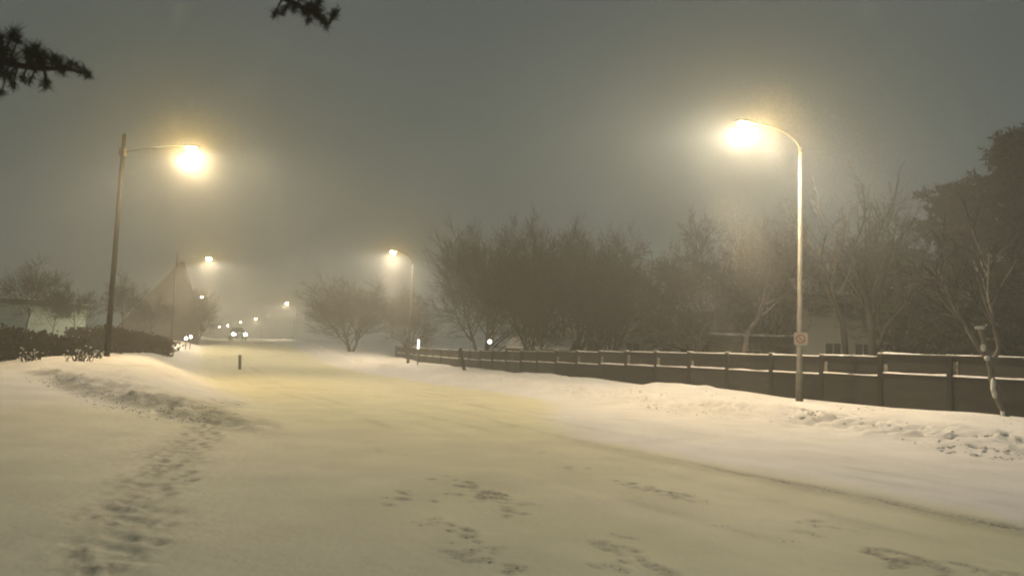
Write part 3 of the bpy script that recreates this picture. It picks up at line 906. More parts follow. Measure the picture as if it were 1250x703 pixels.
# ------------------------------------------------------------------ wooden fence on the right
FENCE_TR, PANEL = 21.3, 2.1
def fence():
    s0 = 13.56 - 4 * PANEL
    n = 29
    x, y = (float(q) for q in xy_of(s0, FENCE_TR))
    e = thing("wooden_fence", "long dark wooden panel fence with snow lined rails on the right", "fence", (x, y, gz(x, y)))
    org = Vector(e.location)
    def fz(s):
        return 0.30 - 0.40 * float(smooth(14, 50, s)) + 0.05 * float(smooth(13.2, 13.5, -s + 27)) + float(base_z(s)) * .25
    def P(s):
        x, y = (float(q) for q in xy_of(s, FENCE_TR))
        return Vector((x, y, 0))
    r = random.Random(2)
    def oriented(name, m, a, b, d0, d1, z0, z1, bevel=0.0):
        """box along a->b, from d0 (toward road) to d1 behind"""
        u = (b - a).normalized()
        w = Vector((u.y, -u.x, 0))          # away from the road
        if w.dot(Vector((NX, NY, 0))) < 0: w = -w
        vs = []
        for z in (z0, z1):
            for p, dd in ((a, d0), (b, d0), (b, d1), (a, d1)):
                q = p + w * dd - org
                vs.append((q.x, q.y, z - org.z))
        mb = MB().add(vs, [(0, 1, 2, 3), (7, 6, 5, 4), (0, 4, 5, 1), (1, 5, 6, 2), (2, 6, 7, 3), (3, 7, 4, 0)])
        o = mb.build(name, m, e)
        return o
    def snow_strip(a, b, d0, d1, z, h0, h1):
        u = b - a
        w = Vector((NX, NY, 0))
        mb = MB(); k = 9
        hs = [r.uniform(h0, h1) for _ in range(k + 1)]
        hs = [(hs[max(0, j - 1)] + hs[j] + hs[min(k, j + 1)]) / 3 for j in range(k + 1)]
        for j in range(k + 1):
            p = a + u * (.002 + .996 * j / k)
            e0 = r.uniform(0, .02)
            for dd, zz in ((d0 + e0, 0), (d1, 0), (d1 - .012, hs[j]), (d0 + e0 + .018, hs[j])):
                q = p + w * dd - org
                mb.v.append((q.x, q.y, z + zz - org.z))
        for j in range(k):
            for c in range(4):
                mb.f.append((j * 4 + c, (j + 1) * 4 + c, (j + 1) * 4 + (c + 1) % 4, j * 4 + (c + 1) % 4))
        mb.f.append((3, 2, 1, 0)); mb.f.append(tuple(k * 4 + c for c in range(4)))
        mb.build("rail_snow", M['snow'], e, False)
    for i in range(n + 1):
        s = s0 + i * PANEL
        p = P(s); q = P(s + .14)
        zz = max(fz(s - 1), fz(s + 1))
        mid = (p + q) / 2
        u = (q - p).normalized() * .07
        oriented("post", M['fence_dark'], mid - u, mid + u, -.09, .08, fz(s) - .7, zz + 1.53 + (.04 if i in (3, 4) else 0))
        oriented("post_snow", M['snow'], mid - u * .9, mid + u * .9, -.08, .07, zz + 1.532 + (.04 if i in (3, 4) else 0), zz + 1.56 + (.04 if i in (3, 4) else 0))
    for i in range(n):
        sa, sb = s0 + i * PANEL + .145, s0 + (i + 1) * PANEL - .005
        a, b = P(sa), P(sb)
        z = fz((sa + sb) / 2) + r.uniform(-.012, .012)
        z += .07 if i < 4 else .035 if i < 5 else 0
        oriented("lower_panel", M['fence'], a, b, -.03, .03, z - .8, z + .84)
        oriented("middle_rail", M['fence_dark'], a, b, -.07, .05, z + .842, z + .90)
        h1 = r.uniform(.035, .06)
        snow_strip(a, b, -.065, .018, z + .902, .012, .075)
        oriented("upper_panel", M['fence'], a, b, .02, .05, z + .904, z + 1.42)
        oriented("top_rail", M['fence_dark'], a, b, -.07, .06, z + 1.422, z + 1.49)
        snow_strip(a, b, -.06, .05, z + 1.492, .004, .05)
        if i >= 2:       # pale strip painting the lamp-lit post side beside the upper recess
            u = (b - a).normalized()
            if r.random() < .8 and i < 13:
                oriented("lit_jamb", M['lit_jamb_tone'], b - u * .13, b - u * .002, -.015, .018, z + .903 + h1, z + 1.27 + r.uniform(-.1, .1))
    return e
fence()

# ------------------------------------------------------------------ street lamps
# light distribution of a road luminaire: wide batwing, cut off near the horizontal
IES = bpy.data.texts.new("road_luminaire_ies")
_ang = [0, 10, 20, 30, 40, 50, 58, 64, 69, 73, 77, 81, 85, 90, 100, 180]
_cd = [330, 335, 360, 410, 500, 660, 850, 980, 1000, 860, 560, 270, 90, 20, 0, 0]
IES.write("IESNA:LM-63-1995\n[TEST] road luminaire\nTILT=NONE\n1 1000 1 %d 1 1 2 0 0 0\n1 1 100\n%s\n0\n%s\n" % (len(_ang), " ".join(map(str, _ang)), " ".join(map(str, _cd))))

def lamp_light(parent, loc, power_scale=1.0, aim=None, col=None, glow=1.0):
    sd = bpy.data.lights.new("lamp_beam", 'POINT')
    sd.energy = BEAM_W * power_scale
    sd.color = col or LAMP_COL
    sd.shadow_soft_size = .12
    sd.use_nodes = True
    nt = sd.node_tree
    em = next(n for n in nt.nodes if n.type == 'EMISSION')
    ie = nt.nodes.new("ShaderNodeTexIES")
    ie.mode = 'INTERNAL'
    ie.ies = IES
    nt.links.new(ie.outputs["Fac"], em.inputs["Strength"])
    so = bpy.data.objects.new("lamp_beam", sd)
    COL.objects.link(so); so.parent = parent
    so.location = loc
    if aim is not None:                 # heads tip up a little towards the carriageway
        so.rotation_euler = Vector((0, 0, -1)).rotation_difference(Vector(aim)).to_euler()
    pd = bpy.data.lights.new("lamp_glow", 'POINT')
    pd.energy = POINT_W * power_scale * glow
    pd.color = GLOW_COL
    pd.shadow_soft_size = .12
    po = bpy.data.objects.new("lamp_glow", pd)
    COL.objects.link(po); po.parent = parent
    po.location = loc

def lamp_head_meshes():
    """cobra head along +X, lens facing down"""
    prof = [(-.30, .05, .04), (-.2, .07, .06), (0, .13, .085), (.2, .16, .095), (.38, .13, .07), (.46, .05, .03)]
    mb = MB()
    n = 12
    for i, (x, w, h) in enumerate(prof):
        for j in range(n):
            a = 2 * math.pi * j / n
            zz = math.sin(a) * h
            if zz < 0: zz *= .35
            mb.v.append((x, math.cos(a) * w, zz + .02))
    for i in range(len(prof) - 1):
        for j in range(n):
            mb.f.append((i * n + j, (i + 1) * n + j, (i + 1) * n + (j + 1) % n, i * n + (j + 1) % n))
    mb.f.append(tuple(range(n))); mb.f.append(tuple(reversed(range((len(prof) - 1) * n, len(prof) * n))))
    head = mb.mesh("lamp_head", M['head'], True)
    lens = MB()
    rings = [(0, -.02), (.55, -.035), (.85, -.06), (.97, -.09)]
    # shallow bowl hanging below the housing
    n = 14
    bowl = [(1.0, 0.0), (.94, -.08), (.74, -.145), (.38, -.185)]
    for k, z in bowl:
        for j in range(n):
            a = 2 * math.pi * j / n
            lens.v.append((.17 + .19 * k * math.cos(a), .125 * k * math.sin(a), -.012 + z))
    lens.v.append((.17, 0, -.20))
    for i in range(len(bowl) - 1):
        for j in range(n):
            lens.f.append((i * n + j, i * n + (j + 1) % n, (i + 1) * n + (j + 1) % n, (i + 1) * n + j))
    for j in range(n):
        lens.f.append(((len(bowl) - 1) * n + j, (len(bowl) - 1) * n + (j + 1) % n, len(bowl) * n))
    lens.f.append(tuple(reversed(range(n))))
    return head, lens.mesh("lens", M['lens'], True)
HEAD_ME, LENS_ME = lamp_head_meshes()
def lens_only(parent_head):
    return part("lens", LENS_ME, parent_head)

G_LAMP = "lit street lamps along the road"
def street_lamp(label, head_px, d, arm, side, style, pole_px=None, power=1.0, light=True, col=None, glow=1.0):
    """head at the measured pixel and depth; the pole stands `arm` metres away on its verge side"""
    H = at(head_px[0], head_px[1], d)
    s, t = st_of(H.x, H.y)
    if pole_px is not None:
        b = at(pole_px[0], pole_px[1], pole_px[2])
        bx, by = b.x, b.y
    else:
        q = 1 if side == 'right' else -1
        bx, by = H.x + q * NX * arm, H.y + q * NY * arm
    bz = gz(bx, by)
    e = thing("street_lamp", label, "street lamp", (bx, by, bz), 0, G_LAMP)
    L = H - Vector((bx, by, bz))
    flat = Vector((L.x, L.y, 0)); ln = flat.length; u = flat / ln
    n_seg = 14 if d < 40 else 8
    if style == 'steel':
        SM = M['steel'] if d < 40 else M['dark_steel']
        ph = L.z - .80
        MB().tube([(0, 0, -.3), (0, 0, 0.02), (0, 0, .9), (0, 0, .92), (0, 0, ph)], [.115, .115, .112, .092, .058], n_seg).build("pole", SM, e, True)
        MB().tube([(0, 0, ph + .003), (0, 0, ph + .12), (0, 0, ph + .15)], [.066, .066, .04], n_seg).build("pole_cap", SM, e, True)
        pts = []
        for k in range(9):
            a = k / 8
            pts.append(Vector((0, 0, ph - .05)) + u * ((ln - .3) * (1 - math.cos(a * math.pi / 2)) ) + Vector((0, 0, .85 * math.sin(a * math.pi / 2) ** .9)))
        pts[0] += u * .03
        MB().tube(pts, [.036] * 9, 8).build("arm", SM, e, True)
    else:
        arm_m = M['wood_pole']
        top = L.z + .35
        MB().tube([(0, 0, -.4), (0, 0, 2), (0, 0, top - .02), (0, 0, top)], [.105, .098, .07, .05], n_seg).build("pole", M['wood_pole'], e, True)
        z0 = L.z - .35
        pts = [Vector((0, 0, z0)) + u * .06, Vector((0, 0, z0 + .2)) + u * (ln * .35), Vector((0, 0, L.z + .01)) + u * (ln * .75), Vector((0, 0, L.z + .02)) + u * (ln - .28)]
        MB().tube(pts, [.014] * 4, 8).build("arm", M['black_steel'], e, True)
        MB().box(-.10, .10, -.10, .10, z0 - .16, z0 + .12).build("bracket", M['head'], e)
    hd = part("lamp_head", HEAD_ME, e)
    hd.location = L - u * .17
    hd.rotation_euler = (0, 0, math.atan2(u.y, u.x))
    lens_only(hd)
    if light:
        lamp_light(e, L + Vector((0, 0, -.30)), power, aim=u * .19 + Vector((0, 0, -1)), col=col, glow=glow)
    return e

street_lamp("nearest right steel lamp post carrying the round sign, glowing bright", (908, 150), 23.0, 1.76, 'right', 'steel', (976, 440, 23.3), 1.1)
street_lamp("nearest left wooden lamp post with the largest yellow glow", (234, 180), 28.3, 3.0, 'left', 'wood', (133, 400, 28.0), .70, col=(1.0, .82, .56), glow=1.8)
street_lamp("second lamp on the right, glowing in front of the far hazy trees", (480, 307), 58.5, 1.8, 'right', 'steel', (500, 400, 59.3), 1.0)
street_lamp("second lamp on the left, right of the steep gabled house", (255, 315), 68, 3.0, 'left', 'wood', (210, 400, 67), 1.0)
street_lamp("third lamp on the left, just below the second left glow", (246, 362), 136, 3.0, 'left', 'wood', None, 1.2)
street_lamp("third lamp on the right, alone in the haze above the road", (350, 370), 150, 1.8, 'right', 'steel', None, 1.2)
street_lamp("fourth lamp on the right, small glow above the car headlights", (312, 389), 215, 1.8, 'right', 'steel', None, 1.0, True)
street_lamp("tiny far lamp just left of the fourth right lamp", (294, 393), 250, 1.8, 'right', 'steel', None, 1.0, False)
street_lamp("very faint tiny lamp left of the oncoming car's headlights", (278, 397.5), 270, 1.8, 'right', 'steel', None, 1.0, False)
street_lamp("faintest tiny lamp, leftmost of the far row above the headlights", (268, 398.5), 290, 1.8, 'left', 'wood', None, 1.0, False)

# sign on the right lamp post
c = at(977, 413.5, 23.06)
sg = thing("road_sign", "small white sign with a red ring on the right steel lamp post", "sign", c)
view = Vector((c.x, c.y, 0)).normalized()
sg.rotation_euler = (0, 0, math.atan2(view.y, view.x) - rad(90) + rad(6))
bm = bmesh.new()
me = bpy.data.meshes.new("plate")
n, hw, rr = 6, .20, .07
out = []
for cx_, cz_, a0 in ((hw - rr, hw - rr, 0), (-hw + rr, hw - rr, 90), (-hw + rr, -hw + rr, 180), (hw - rr, -hw + rr, 270)):
    for k in range(n + 1):
        a = rad(a0 + 90 * k / n)
        out.append((cx_ + rr * math.cos(a), cz_ + rr * math.sin(a)))
mb = MB()
N_ = len(out)
mb.add([(x, -.11, z) for x, z in out] + [(x, -.105, z) for x, z in out],
       [tuple(range(N_)), tuple(reversed(range(N_, 2 * N_)))] + [(i, i + N_, (i + 1) % N_ + N_, (i + 1) % N_) for i in range(N_)])
mb.build("plate", M['sign_white'], sg)
mb = MB()
for i in range(28):
    a, b_ = 2 * math.pi * i / 28, 2 * math.pi * (i + 1) / 28
    mb.add([(math.cos(q) * r1, y, math.sin(q) * r1) for q in (a, b_) for r1 in (.112, .138) for y in (-.116, -.1105)],
           [(0, 2, 6, 4), (2, 3, 7, 6), (0, 4, 5, 1)])
mb.build("red_ring", M['sign_red'], sg)
mb = MB()
for a in (rad(-45),):
    ca, sa_ = math.cos(a), math.sin(a)
    mb.add([(ca * l - sa_ * w, y, sa_ * l + ca * w) for y in (-.116, -.1105) for l, w in ((-.104, -.010), (.104, -.010), (.104, .010), (-.104, .010))],
           [(0, 1, 2, 3), (7, 6, 5, 4), (0, 4, 5, 1), (1, 5, 6, 2), (2, 6, 7, 3), (3, 7, 4, 0)])
mb.build("red_slash", M['sign_red'], sg)
MB().box(-.02, .02, -.104, -.09, -.15, .15).build("bracket", M['steel'], sg)

# ------------------------------------------------------------------ small posts
def simple_post(name, label, cat, px, py0, py1, d, r0, m, lean=0.0, cap=True, snow=True, group=None):
    b = at(px, py0, d)
    z0 = gz(b.x, b.y)
    top = at(px + lean, py1, d)
    e = thing(name, label, cat, (b.x, b.y, z0), 0, group)
    v = top - Vector((b.x, b.y, z0))
    MB().tube([Vector((0, 0, -.3)), Vector((0, 0, 0)), v * .98, v], [r0, r0, r0 * .95, r0 * .7], 10).build("shaft", M[m], e, True)
    if snow:
        mb = MB(); blob(mb, v + Vector((0, 0, r0 * .3)), r0 * 1.0, r0 * 1.0, r0 * .55, 3); mb.build("snow_cap", M['snow'], e, True)
    return e
simple_post("marker_post", "short dark marker post standing alone in the road snow, left of centre", "post", 293, 446, 433, 44, .085, 'fascia', snow=False)
simple_post("wooden_post", "leaning wooden post in front of the far stretch of the fence", "post", 567, 452, 425, 43, .10, 'wood_pole', lean=-5, snow=False)
simple_post("wooden_post", "short dark post behind the fence beside the separate spreading tree", "post", 850, 440, 412, 31.5, .085, 'bark', snow=False)
# lit white marker beside the second right lamp
b = at(510, 436, 52); z0 = gz(b.x, b.y)
lm = thing("lit_bollard", "bright white upright light strip at the far end of the fence", "light", (b.x, b.y, z0))
zt, zb = at(510, 414, 52).z - z0, at(510, 426, 52).z - z0
MB().tube([(0, 0, -.2), (0, 0, zb)], [.05, .05], 10).build("stem", M['steel'], lm, True)
MB().tube([(0, 0, zb + .002), (0, 0, zt)], [.085, .085], 12).build("light_strip", M['white_lit'], lm, True)
MB().tube([(0, 0, zt + .002), (0, 0, zt + .05)], [.095, .07], 12).build("cap", M['head'], lm, True)
def globe_lamp(label, px, py, d, rg, lit='porch'):
    b = at(px, 436, d); z0 = gz(b.x, b.y)
    gl = thing("garden_lamp", label, "light", (b.x, b.y, z0))
    zt = max(at(px, py, d).z - z0, .35)
    MB().tube([(0, 0, -.2), (0, 0, zt - rg * 1.05)], [.04, .035], 10).build("stem", M['head'], gl, True)
    mb = MB(); blob(mb, (0, 0, zt), rg, rg, rg, 5); mb.build("globe", M[lit], gl, True)
globe_lamp("small white globe lamp lit behind the fence under the left bare tree", 597, 417, 52, .14)
globe_lamp("lower of two tiny bright lamps at the foot of the steep house", 225.5, 413, 64, .09, 'beam')
globe_lamp("upper of two tiny bright lamps at the foot of the steep house", 231, 411, 66, .08, 'beam')

# ------------------------------------------------------------------ houses
def window(parent, x, y, z, w, h, face=-1, lit=None):
    """on a wall facing -Y in the house's frame"""
    fr = MB()
    t = .07
    fr.box(x - w / 2 - t, x - w / 2, y - .06, y + .02, z - h / 2 - t, z + h / 2 + t)
    fr.box(x + w / 2, x + w / 2 + t, y - .06, y + .02, z - h / 2 - t, z + h / 2 + t)
    fr.box(x - w / 2, x + w / 2, y - .057, y + .02, z + h / 2, z + h / 2 + t)
    fr.box(x - w / 2, x + w / 2, y - .057, y + .02, z - h / 2 - t, z - h / 2)
    fr.box(x - .02, x + .02, y - .05, y + .015, z - h / 2, z + h / 2)
    f = fr.build("window", M['frame'], parent)
    MB().box(x - w / 2 + .001, x - .021, y - .03, y - .005, z - h / 2 + .001, z + h / 2 - .001).build("pane", M['glass'], f)
    MB().box(x + .021, x + w / 2 - .001, y - .03, y - .005, z - h / 2 + .001, z + h / 2 - .001).build("pane", M['glass'], f)
    MB().box(x - w / 2 - .12, x + w / 2 + .12, y - .12, y - .0605, z - h / 2 - .13, z - h / 2 - t - .002).build("sill", M['frame'], f)

def house(name, label, cat, px0, px1, d, wall_h, roof_h, depth, rz, wall, roof_kind, wins, roof_m='roof', snow=True, door=None, z_base=None, ridge=0.0):
    a, b = at(px0, 430, d), at(px1, 430, d)
    c = (a + b) / 2
    W = (b - a).length / max(.3, math.cos(rz))
    z0 = (gz(c.x, c.y) - .1) if z_base is None else z_base
    if wall_h < 0: wall_h = at((px0 + px1) / 2, -wall_h, d).z - z0
    if roof_h < 0: roof_h = at((px0 + px1) / 2, -roof_h, d).z - z0 - wall_h
    e = thing(name, label, cat, (c.x, c.y, z0), rz)
    hw = W / 2
    wl_ = MB()
    if roof_kind == 'gable_side':           # ridge parallel to the front
        vs = [(-hw, 0, -.5), (hw, 0, -.5), (hw, depth, -.5), (-hw, depth, -.5), (-hw, 0, wall_h), (hw, 0, wall_h), (hw, depth, wall_h), (-hw, depth, wall_h), (-hw, depth / 2, wall_h + roof_h), (hw, depth / 2, wall_h + roof_h)]
        wl_.add(vs, [(0, 1, 5, 4), (2, 3, 7, 6), (1, 2, 6, 9, 5), (3, 0, 4, 8, 7), (3, 2, 1, 0)])
        slopes = [((-hw - .35, -.4, wall_h - .8 * roof_h / depth), (hw + .35, -.4, wall_h - .8 * roof_h / depth), (hw + .35, depth / 2, wall_h + roof_h), (-hw - .35, depth / 2, wall_h + roof_h)),
                  ((hw + .35, depth + .4, wall_h - .8 * roof_h / depth), (-hw - .35, depth + .4, wall_h - .8 * roof_h / depth), (-hw - .35, depth / 2, wall_h + roof_h), (hw + .35, depth / 2, wall_h + roof_h))]
    elif roof_kind == 'gable_front':        # gable faces the viewer
        vs = [(-hw, 0, -.5), (hw, 0, -.5), (hw, depth, -.5), (-hw, depth, -.5), (-hw, 0, wall_h), (hw, 0, wall_h), (hw, depth, wall_h), (-hw, depth, wall_h), (ridge * hw, 0, wall_h + roof_h), (ridge * hw, depth, wall_h + roof_h)]
        xr = ridge * hw
        wl_.add(vs, [(0, 1, 5, 8, 4), (2, 3, 7, 9, 6), (1, 2, 6, 5), (3, 0, 4, 7), (3, 2, 1, 0)])
        k = .35 * roof_h / hw
        slopes = [((-hw - .35, -.4, wall_h - k), (xr, -.4, wall_h + roof_h), (xr, depth + .4, wall_h + roof_h), (-hw - .35, depth + .4, wall_h - k)),
                  ((xr, -.4, wall_h + roof_h), (hw + .35, -.4, wall_h - k), (hw + .35, depth + .4, wall_h - k), (xr, depth + .4, wall_h + roof_h))]
    elif roof_kind == 'mono':               # single pitch rising to the right
        vs = [(-hw, 0, -.5), (hw, 0, -.5), (hw, depth, -.5), (-hw, depth, -.5), (-hw, 0, wall_h), (hw, 0, wall_h + roof_h), (hw, depth, wall_h + roof_h), (-hw, depth, wall_h)]
        wl_.add(vs, [(0, 1, 5, 4), (2, 3, 7, 6), (1, 2, 6, 5), (3, 0, 4, 7), (3, 2, 1, 0)])
        k = .35 * roof_h / hw / 2
        slopes = [((-hw - .35, -.4, wall_h - k), (hw + .3, -.4, wall_h + roof_h + k), (hw + .3, depth + .4, wall_h + roof_h + k), (-hw - .35, depth + .4, wall_h - k))]
    else:                                   # flat
        wl_.box(-hw, hw, 0, depth, -.5, wall_h)
        slopes = []
    wl_.build("wall", M[wall], e)
    if slopes:
        rf, sn = MB(), MB()
        for q in slopes:
            q = [Vector(v) for v in q]
            nrm = (q[1] - q[0]).cross(q[3] - q[0]).normalized()
            if nrm.z < 0: nrm = -nrm
            vs = [tuple(v + nrm * .02) for v in q] + [tuple(v + nrm * .16) for v in q]
            fc = [(3, 2, 1, 0), (4, 5, 6, 7), (0, 1, 5, 4), (1, 2, 6, 5), (2, 3, 7, 6), (3, 0, 4, 7)]
            rf.add(vs, fc)
            cen = sum(q, Vector()) / 4
            qs = [cen + (v - cen) * .975 for v in q]
            sn.add([tuple(v + nrm * .163) for v in qs] + [tuple(v + nrm * .26) for v in qs], fc)
        ro = rf.build("roof", M[roof_m], e)
        if snow:
            sn.build("roof_snow", M['snow'], ro)
    else:
        ro = MB().box(-hw - .3, hw + .3, -.45, depth + .3, wall_h + .002, wall_h + .34).build("roof", M['fascia'], e)
        MB().box(-hw - .24, hw + .24, -.39, depth + .24, wall_h + .342, wall_h + .45).build("roof_snow", M['snow'], ro)
    for (x, z, w, h) in wins:
        window(e, x * hw, 0, z, w, h)
    if door is not None:
        dx = door * hw
        dr = MB().box(dx - .45, dx + .45, -.05, .02, -.05, 2.05).build("door", M['fascia'], e)
        mb = MB(); blob(mb, (dx + .35, -.08, 1.0), .035, .035, .035, 4); mb.build("handle", M['steel'], dr, True)
    return e

house("pale_house", "wide pale two storey house behind the many stemmed tree on the right", "house", 982, 1192, 38, 4.9, 1.9, 8, rad(-8), 'wall_pale', 'gable_side',
      [(-.63, 1.95, .75, .85), (-.30, 1.95, .75, .85), (.50, 1.85, .95, .6), (-.5, 4.1, .8, .8), (.35, 4.1, .8, .8)])
house("low_garage", "low flat roofed garage with dark roof edge left of the lamp post", "garage", 868, 982, 40, 2.25, 0, 6, rad(-6), 'wall_brown', 'flat', [(-.1, 1.5, .8, .6)], door=.55)
house("pale_house", "tall pale house behind the separate spreading bare tree", "house", 805, 945, 49, 4.6, 2.2, 8, rad(-6), 'wall_pale', 'gable_side', [(-.55, 3.9, .9, .9), (.55, 3.9, .9, .9), (-.5, 1.6, .9, .9)])
house("gabled_house", "pale gabled house with snowy roof between the dense trees and the separate tree", "house", 690, 806, 54, 3.3, 2.6, 8, rad(-10), 'wall_pale', 'gable_front', [(-.4, 1.9, .9, .9), (.4, 1.9, .9, .9), (0, 4.1, .8, .8)])
house("low_shed", "low dark shed with snow on its roof behind the far fence", "shed", 625, 690, 44, 1.55, .5, 3, rad(-12), 'wall_brown', 'gable_side', [])
house("brown_house", "brown house low behind the evergreens at the right edge", "house", 1192, 1330, 34, 2.6, 1.2, 6, rad(-10), 'wall_brown', 'gable_side', [(-.8, 1.9, .9, .9)])
house("steep_house", "hazy dark house with a tall steep gable, right of the wooden lamp post", "house", 156, 234, 74, -395, -318, 8, rad(24.5), 'fascia', 'gable_front', [], roof_m='fascia', snow=False, ridge=.42)
house("teal_house", "pale teal house at the left edge behind the dark hedge", "house", -150, 26, 52, -368, 0, 8, rad(3), 'wall_teal', 'flat', [])

# lit wall lamp on the tall pale house
c = at(889, 362, 48.4)
wl2 = thing("wall_lamp", "faint small white lamp on the wall of the tall pale house", "light", c)
MB().box(-.05, .05, .02, .5, .04, .09).build("bracket", M['head'], wl2)
mb = MB(); blob(mb, (0, 0, 0), .07, .07, .09, 6); mb.build("globe", M['porch'], wl2, True)

# ------------------------------------------------------------------ cars
def make_car(label, x, y, rz, paint):
    e = thing("van", label, "van", (x, y, gz(x, y)), rz)
    # side profile, nose toward +X
    low = [(-2.1, .35), (-2.18, .62), (-2.1, .92), (-1.5, 1.0), (.85, .98), (1.75, .86), (2.12, .72), (2.18, .5), (2.1, .32)]
    def loft(prof, ws, name, m):
        mb = MB(); n = len(prof)
        for yk, sc in ((-1, .94), (-.88, 1.0), (.88, 1.0), (1, .94)):
            for (px_, pz) in prof:
                cz = .65
                mb.v.append((px_ * (sc if abs(yk) == 1 else 1), yk * ws(pz), cz + (pz - cz) * sc))
        for k in range(3):
            for i in range(n):
                j = (i + 1) % n
                mb.f.append((k * n + i, k * n + j, (k + 1) * n + j, (k + 1) * n + i))
        mb.f.append(tuple(reversed(range(n)))); mb.f.append(tuple(range(3 * n, 4 * n)))
        return mb.build(name, m, e, False)
    loft(low, lambda z: .9 if z > .4 else .84, "body", M[paint])
    loft([(-1.75, .99), (-1.25, 1.36), (-.1, 1.41), (.85, .985)], lambda z: .82 - .22 * max(0, z - .98) / .43, "windows", M['glass'])
    loft([(-1.24, 1.375), (-1.18, 1.43), (-.15, 1.47), (-.08, 1.42)], lambda z: .61, "roof", M[paint])
    for wx in (-1.35, 1.35):
        for wy in (-.80, .80):
            w = MB().tube([(wx, wy - .1, .32), (wx, wy + .1, .32)], [.32, .32], 16).build("wheel", M['tyre'], e)
            sgn = 1 if wy > 0 else -1
            MB().tube([(wx, wy + sgn * .101, .32), (wx, wy + sgn * .115, .32)], [.2, .18], 12).build("rim", M['rim'], w)
    for hy in (-.66, .66):
        mb = MB(); blob(mb, (2.10, hy, .68), .09, .19, .12, 2)
        mb.build("headlight", M['beam'], e, True)
        sd = bpy.data.lights.new("headlight_beam", 'SPOT')
        sd.energy = 160; sd.color = (1, .93, .78); sd.spot_size = rad(50); sd.spot_blend = .8; sd.shadow_soft_size = .06
        so = bpy.data.objects.new("headlight_beam", sd); COL.objects.link(so); so.parent = e
        so.location = (2.26, hy, .68)
        so.rotation_euler = Vector((0, 0, -1)).rotation_difference(Vector((1, 0, -.05))).to_euler()
    MB().box(2.165, 2.19, -.26, .26, .42, .53).build("number_plate", M['sign_white'], e)
    MB().box(2.12, 2.205, -.75, .75, .34, .41).build("bumper", M['fascia'], e)
    return e
c = at(290, 408, 122)
make_car("oncoming silver van in mid road, its two headlights lit below the far lamps", c.x, c.y, math.atan2(-c.y, -c.x) + rad(6), 'car_light').scale = (1.35, 1.35, 1.5)

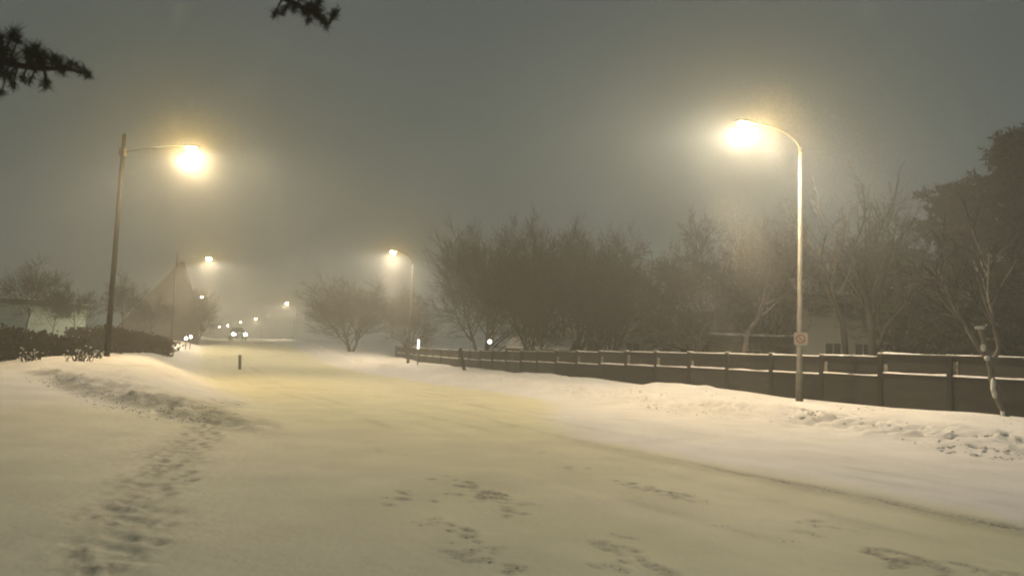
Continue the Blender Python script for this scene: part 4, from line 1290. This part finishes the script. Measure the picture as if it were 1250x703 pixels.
# ------------------------------------------------------------------ wind-blown snow in the air
def flakes(seed):
    r = np.random.default_rng(seed)
    pts = []
    n = 5000
    sf = r.uniform(14, 60, n); t = r.uniform(-8, 24, n); z = r.uniform(.3, 12.0, n)
    x, y = xy_of(sf, t)
    pts.append(np.stack([x, y, z], -1))
    # gusts of snow caught in the lamp light: (lamp head, wind drift, count, reach, spread)
    gusts = ((at(908, 150, 23.), (1.0, .2, -.42), 230000, 5.4, 1.5, .9), (at(908, 150, 23.), (.05, .1, -1.0), 260000, 6.2, .8, .9),
             (at(234, 180, 28.3), (.30, .1, -.45), 110000, 3.4, 1.6, .8), (at(480, 307, 58.5), (-.1, .1, -1.0), 200000, 6.0, 1.5, .5),
             (at(255, 315, 68.), (.55, .1, -.9), 150000, 6.0, 1.4, .5),
             (at(915, 143, 23.), (1.0, .1, .12), 60000, 1.9, .38, .2), (at(234, 172, 28.3), (0, 0, .25), 90000, .5, 2.0, .2))
    for head, wind, k, reach, spread, hole in gusts:
        u = r.uniform(0, 1, k)[:, None]
        c = np.array(head)[None] + u * np.array(wind)[None] * reach
        c = c + r.normal(0, 1, (k, 3)) * (.35 + spread * u)
        # ragged: keep flakes where slow noise is high
        keep = fbm(c[:, 0] * 1.3 + c[:, 2] * .45, c[:, 2] * .32 - c[:, 1] * .2, 300, 4) + .01 > r.uniform(-.17, .24, k)
        dist = np.linalg.norm(c - np.array(head)[None], axis=1)
        keep &= np.clip((dist - hole) / (hole * 4 + .3), 0, 1) > r.uniform(0, 1, k)
        c = c[keep]
        pts.append(c[(c[:, 2] < 12.3) & (c[:, 2] > .4)])
    P = np.concatenate(pts).astype(np.float32)
    me = bpy.data.meshes.new("snowflakes")
    me.vertices.add(len(P)); me.vertices.foreach_set("co", P.ravel())
    at_ = me.attributes.new("size", 'FLOAT', 'POINT')
    at_.data.foreach_set("value", (r.uniform(.0008, .0017, len(P)) * FLAKE).astype(np.float32))
    me.update()
    o = bpy.data.objects.new("falling_snow", me); COL.objects.link(o)
    ng = bpy.data.node_groups.new("flakes", 'GeometryNodeTree')
    ng.interface.new_socket("Geometry", in_out='INPUT', socket_type='NodeSocketGeometry')
    ng.interface.new_socket("Geometry", in_out='OUTPUT', socket_type='NodeSocketGeometry')
    gi, go = ng.nodes.new("NodeGroupInput"), ng.nodes.new("NodeGroupOutput")
    mp = ng.nodes.new("GeometryNodeMeshToPoints")
    na = ng.nodes.new("GeometryNodeInputNamedAttribute"); na.data_type = 'FLOAT'
    na.inputs["Name"].default_value = "size"
    sm = ng.nodes.new("GeometryNodeSetMaterial"); sm.inputs["Material"].default_value = M['snow']
    ng.links.new(gi.outputs[0], mp.inputs["Mesh"])
    ng.links.new(na.outputs["Attribute"], mp.inputs["Radius"])
    ng.links.new(mp.outputs["Points"], sm.inputs["Geometry"])
    ng.links.new(sm.outputs["Geometry"], go.inputs[0])
    md = o.modifiers.new("flakes", 'NODES'); md.node_group = ng
    me.materials.append(M['snow'])
    tag(o, "fine snowflakes blowing through the lamp light above the road", "falling snow", kind='stuff')
FLAKE = 1.45
flakes(3)

# ------------------------------------------------------------------ haze
hm = bpy.data.materials.new("snow_haze")
hm.use_nodes = True
nt = hm.node_tree
nt.nodes.clear()
o_ = nt.nodes.new("ShaderNodeOutputMaterial")
pv = nt.nodes.new("ShaderNodeVolumePrincipled")
pv.inputs["Color"].default_value = (0.90, 0.93, 0.93, 1)
pv.inputs["Density"].default_value = HAZE_DENSITY
pv.inputs["Anisotropy"].default_value = HAZE_G
nt.links.new(pv.outputs["Volume"], o_.inputs["Volume"])
hz = MB().box(-1800, 1800, -1800, 1800, -2.2, 12.6).build("haze", hm)
tag(hz, "pale snow haze filling the air over the road", "haze", kind='stuff')
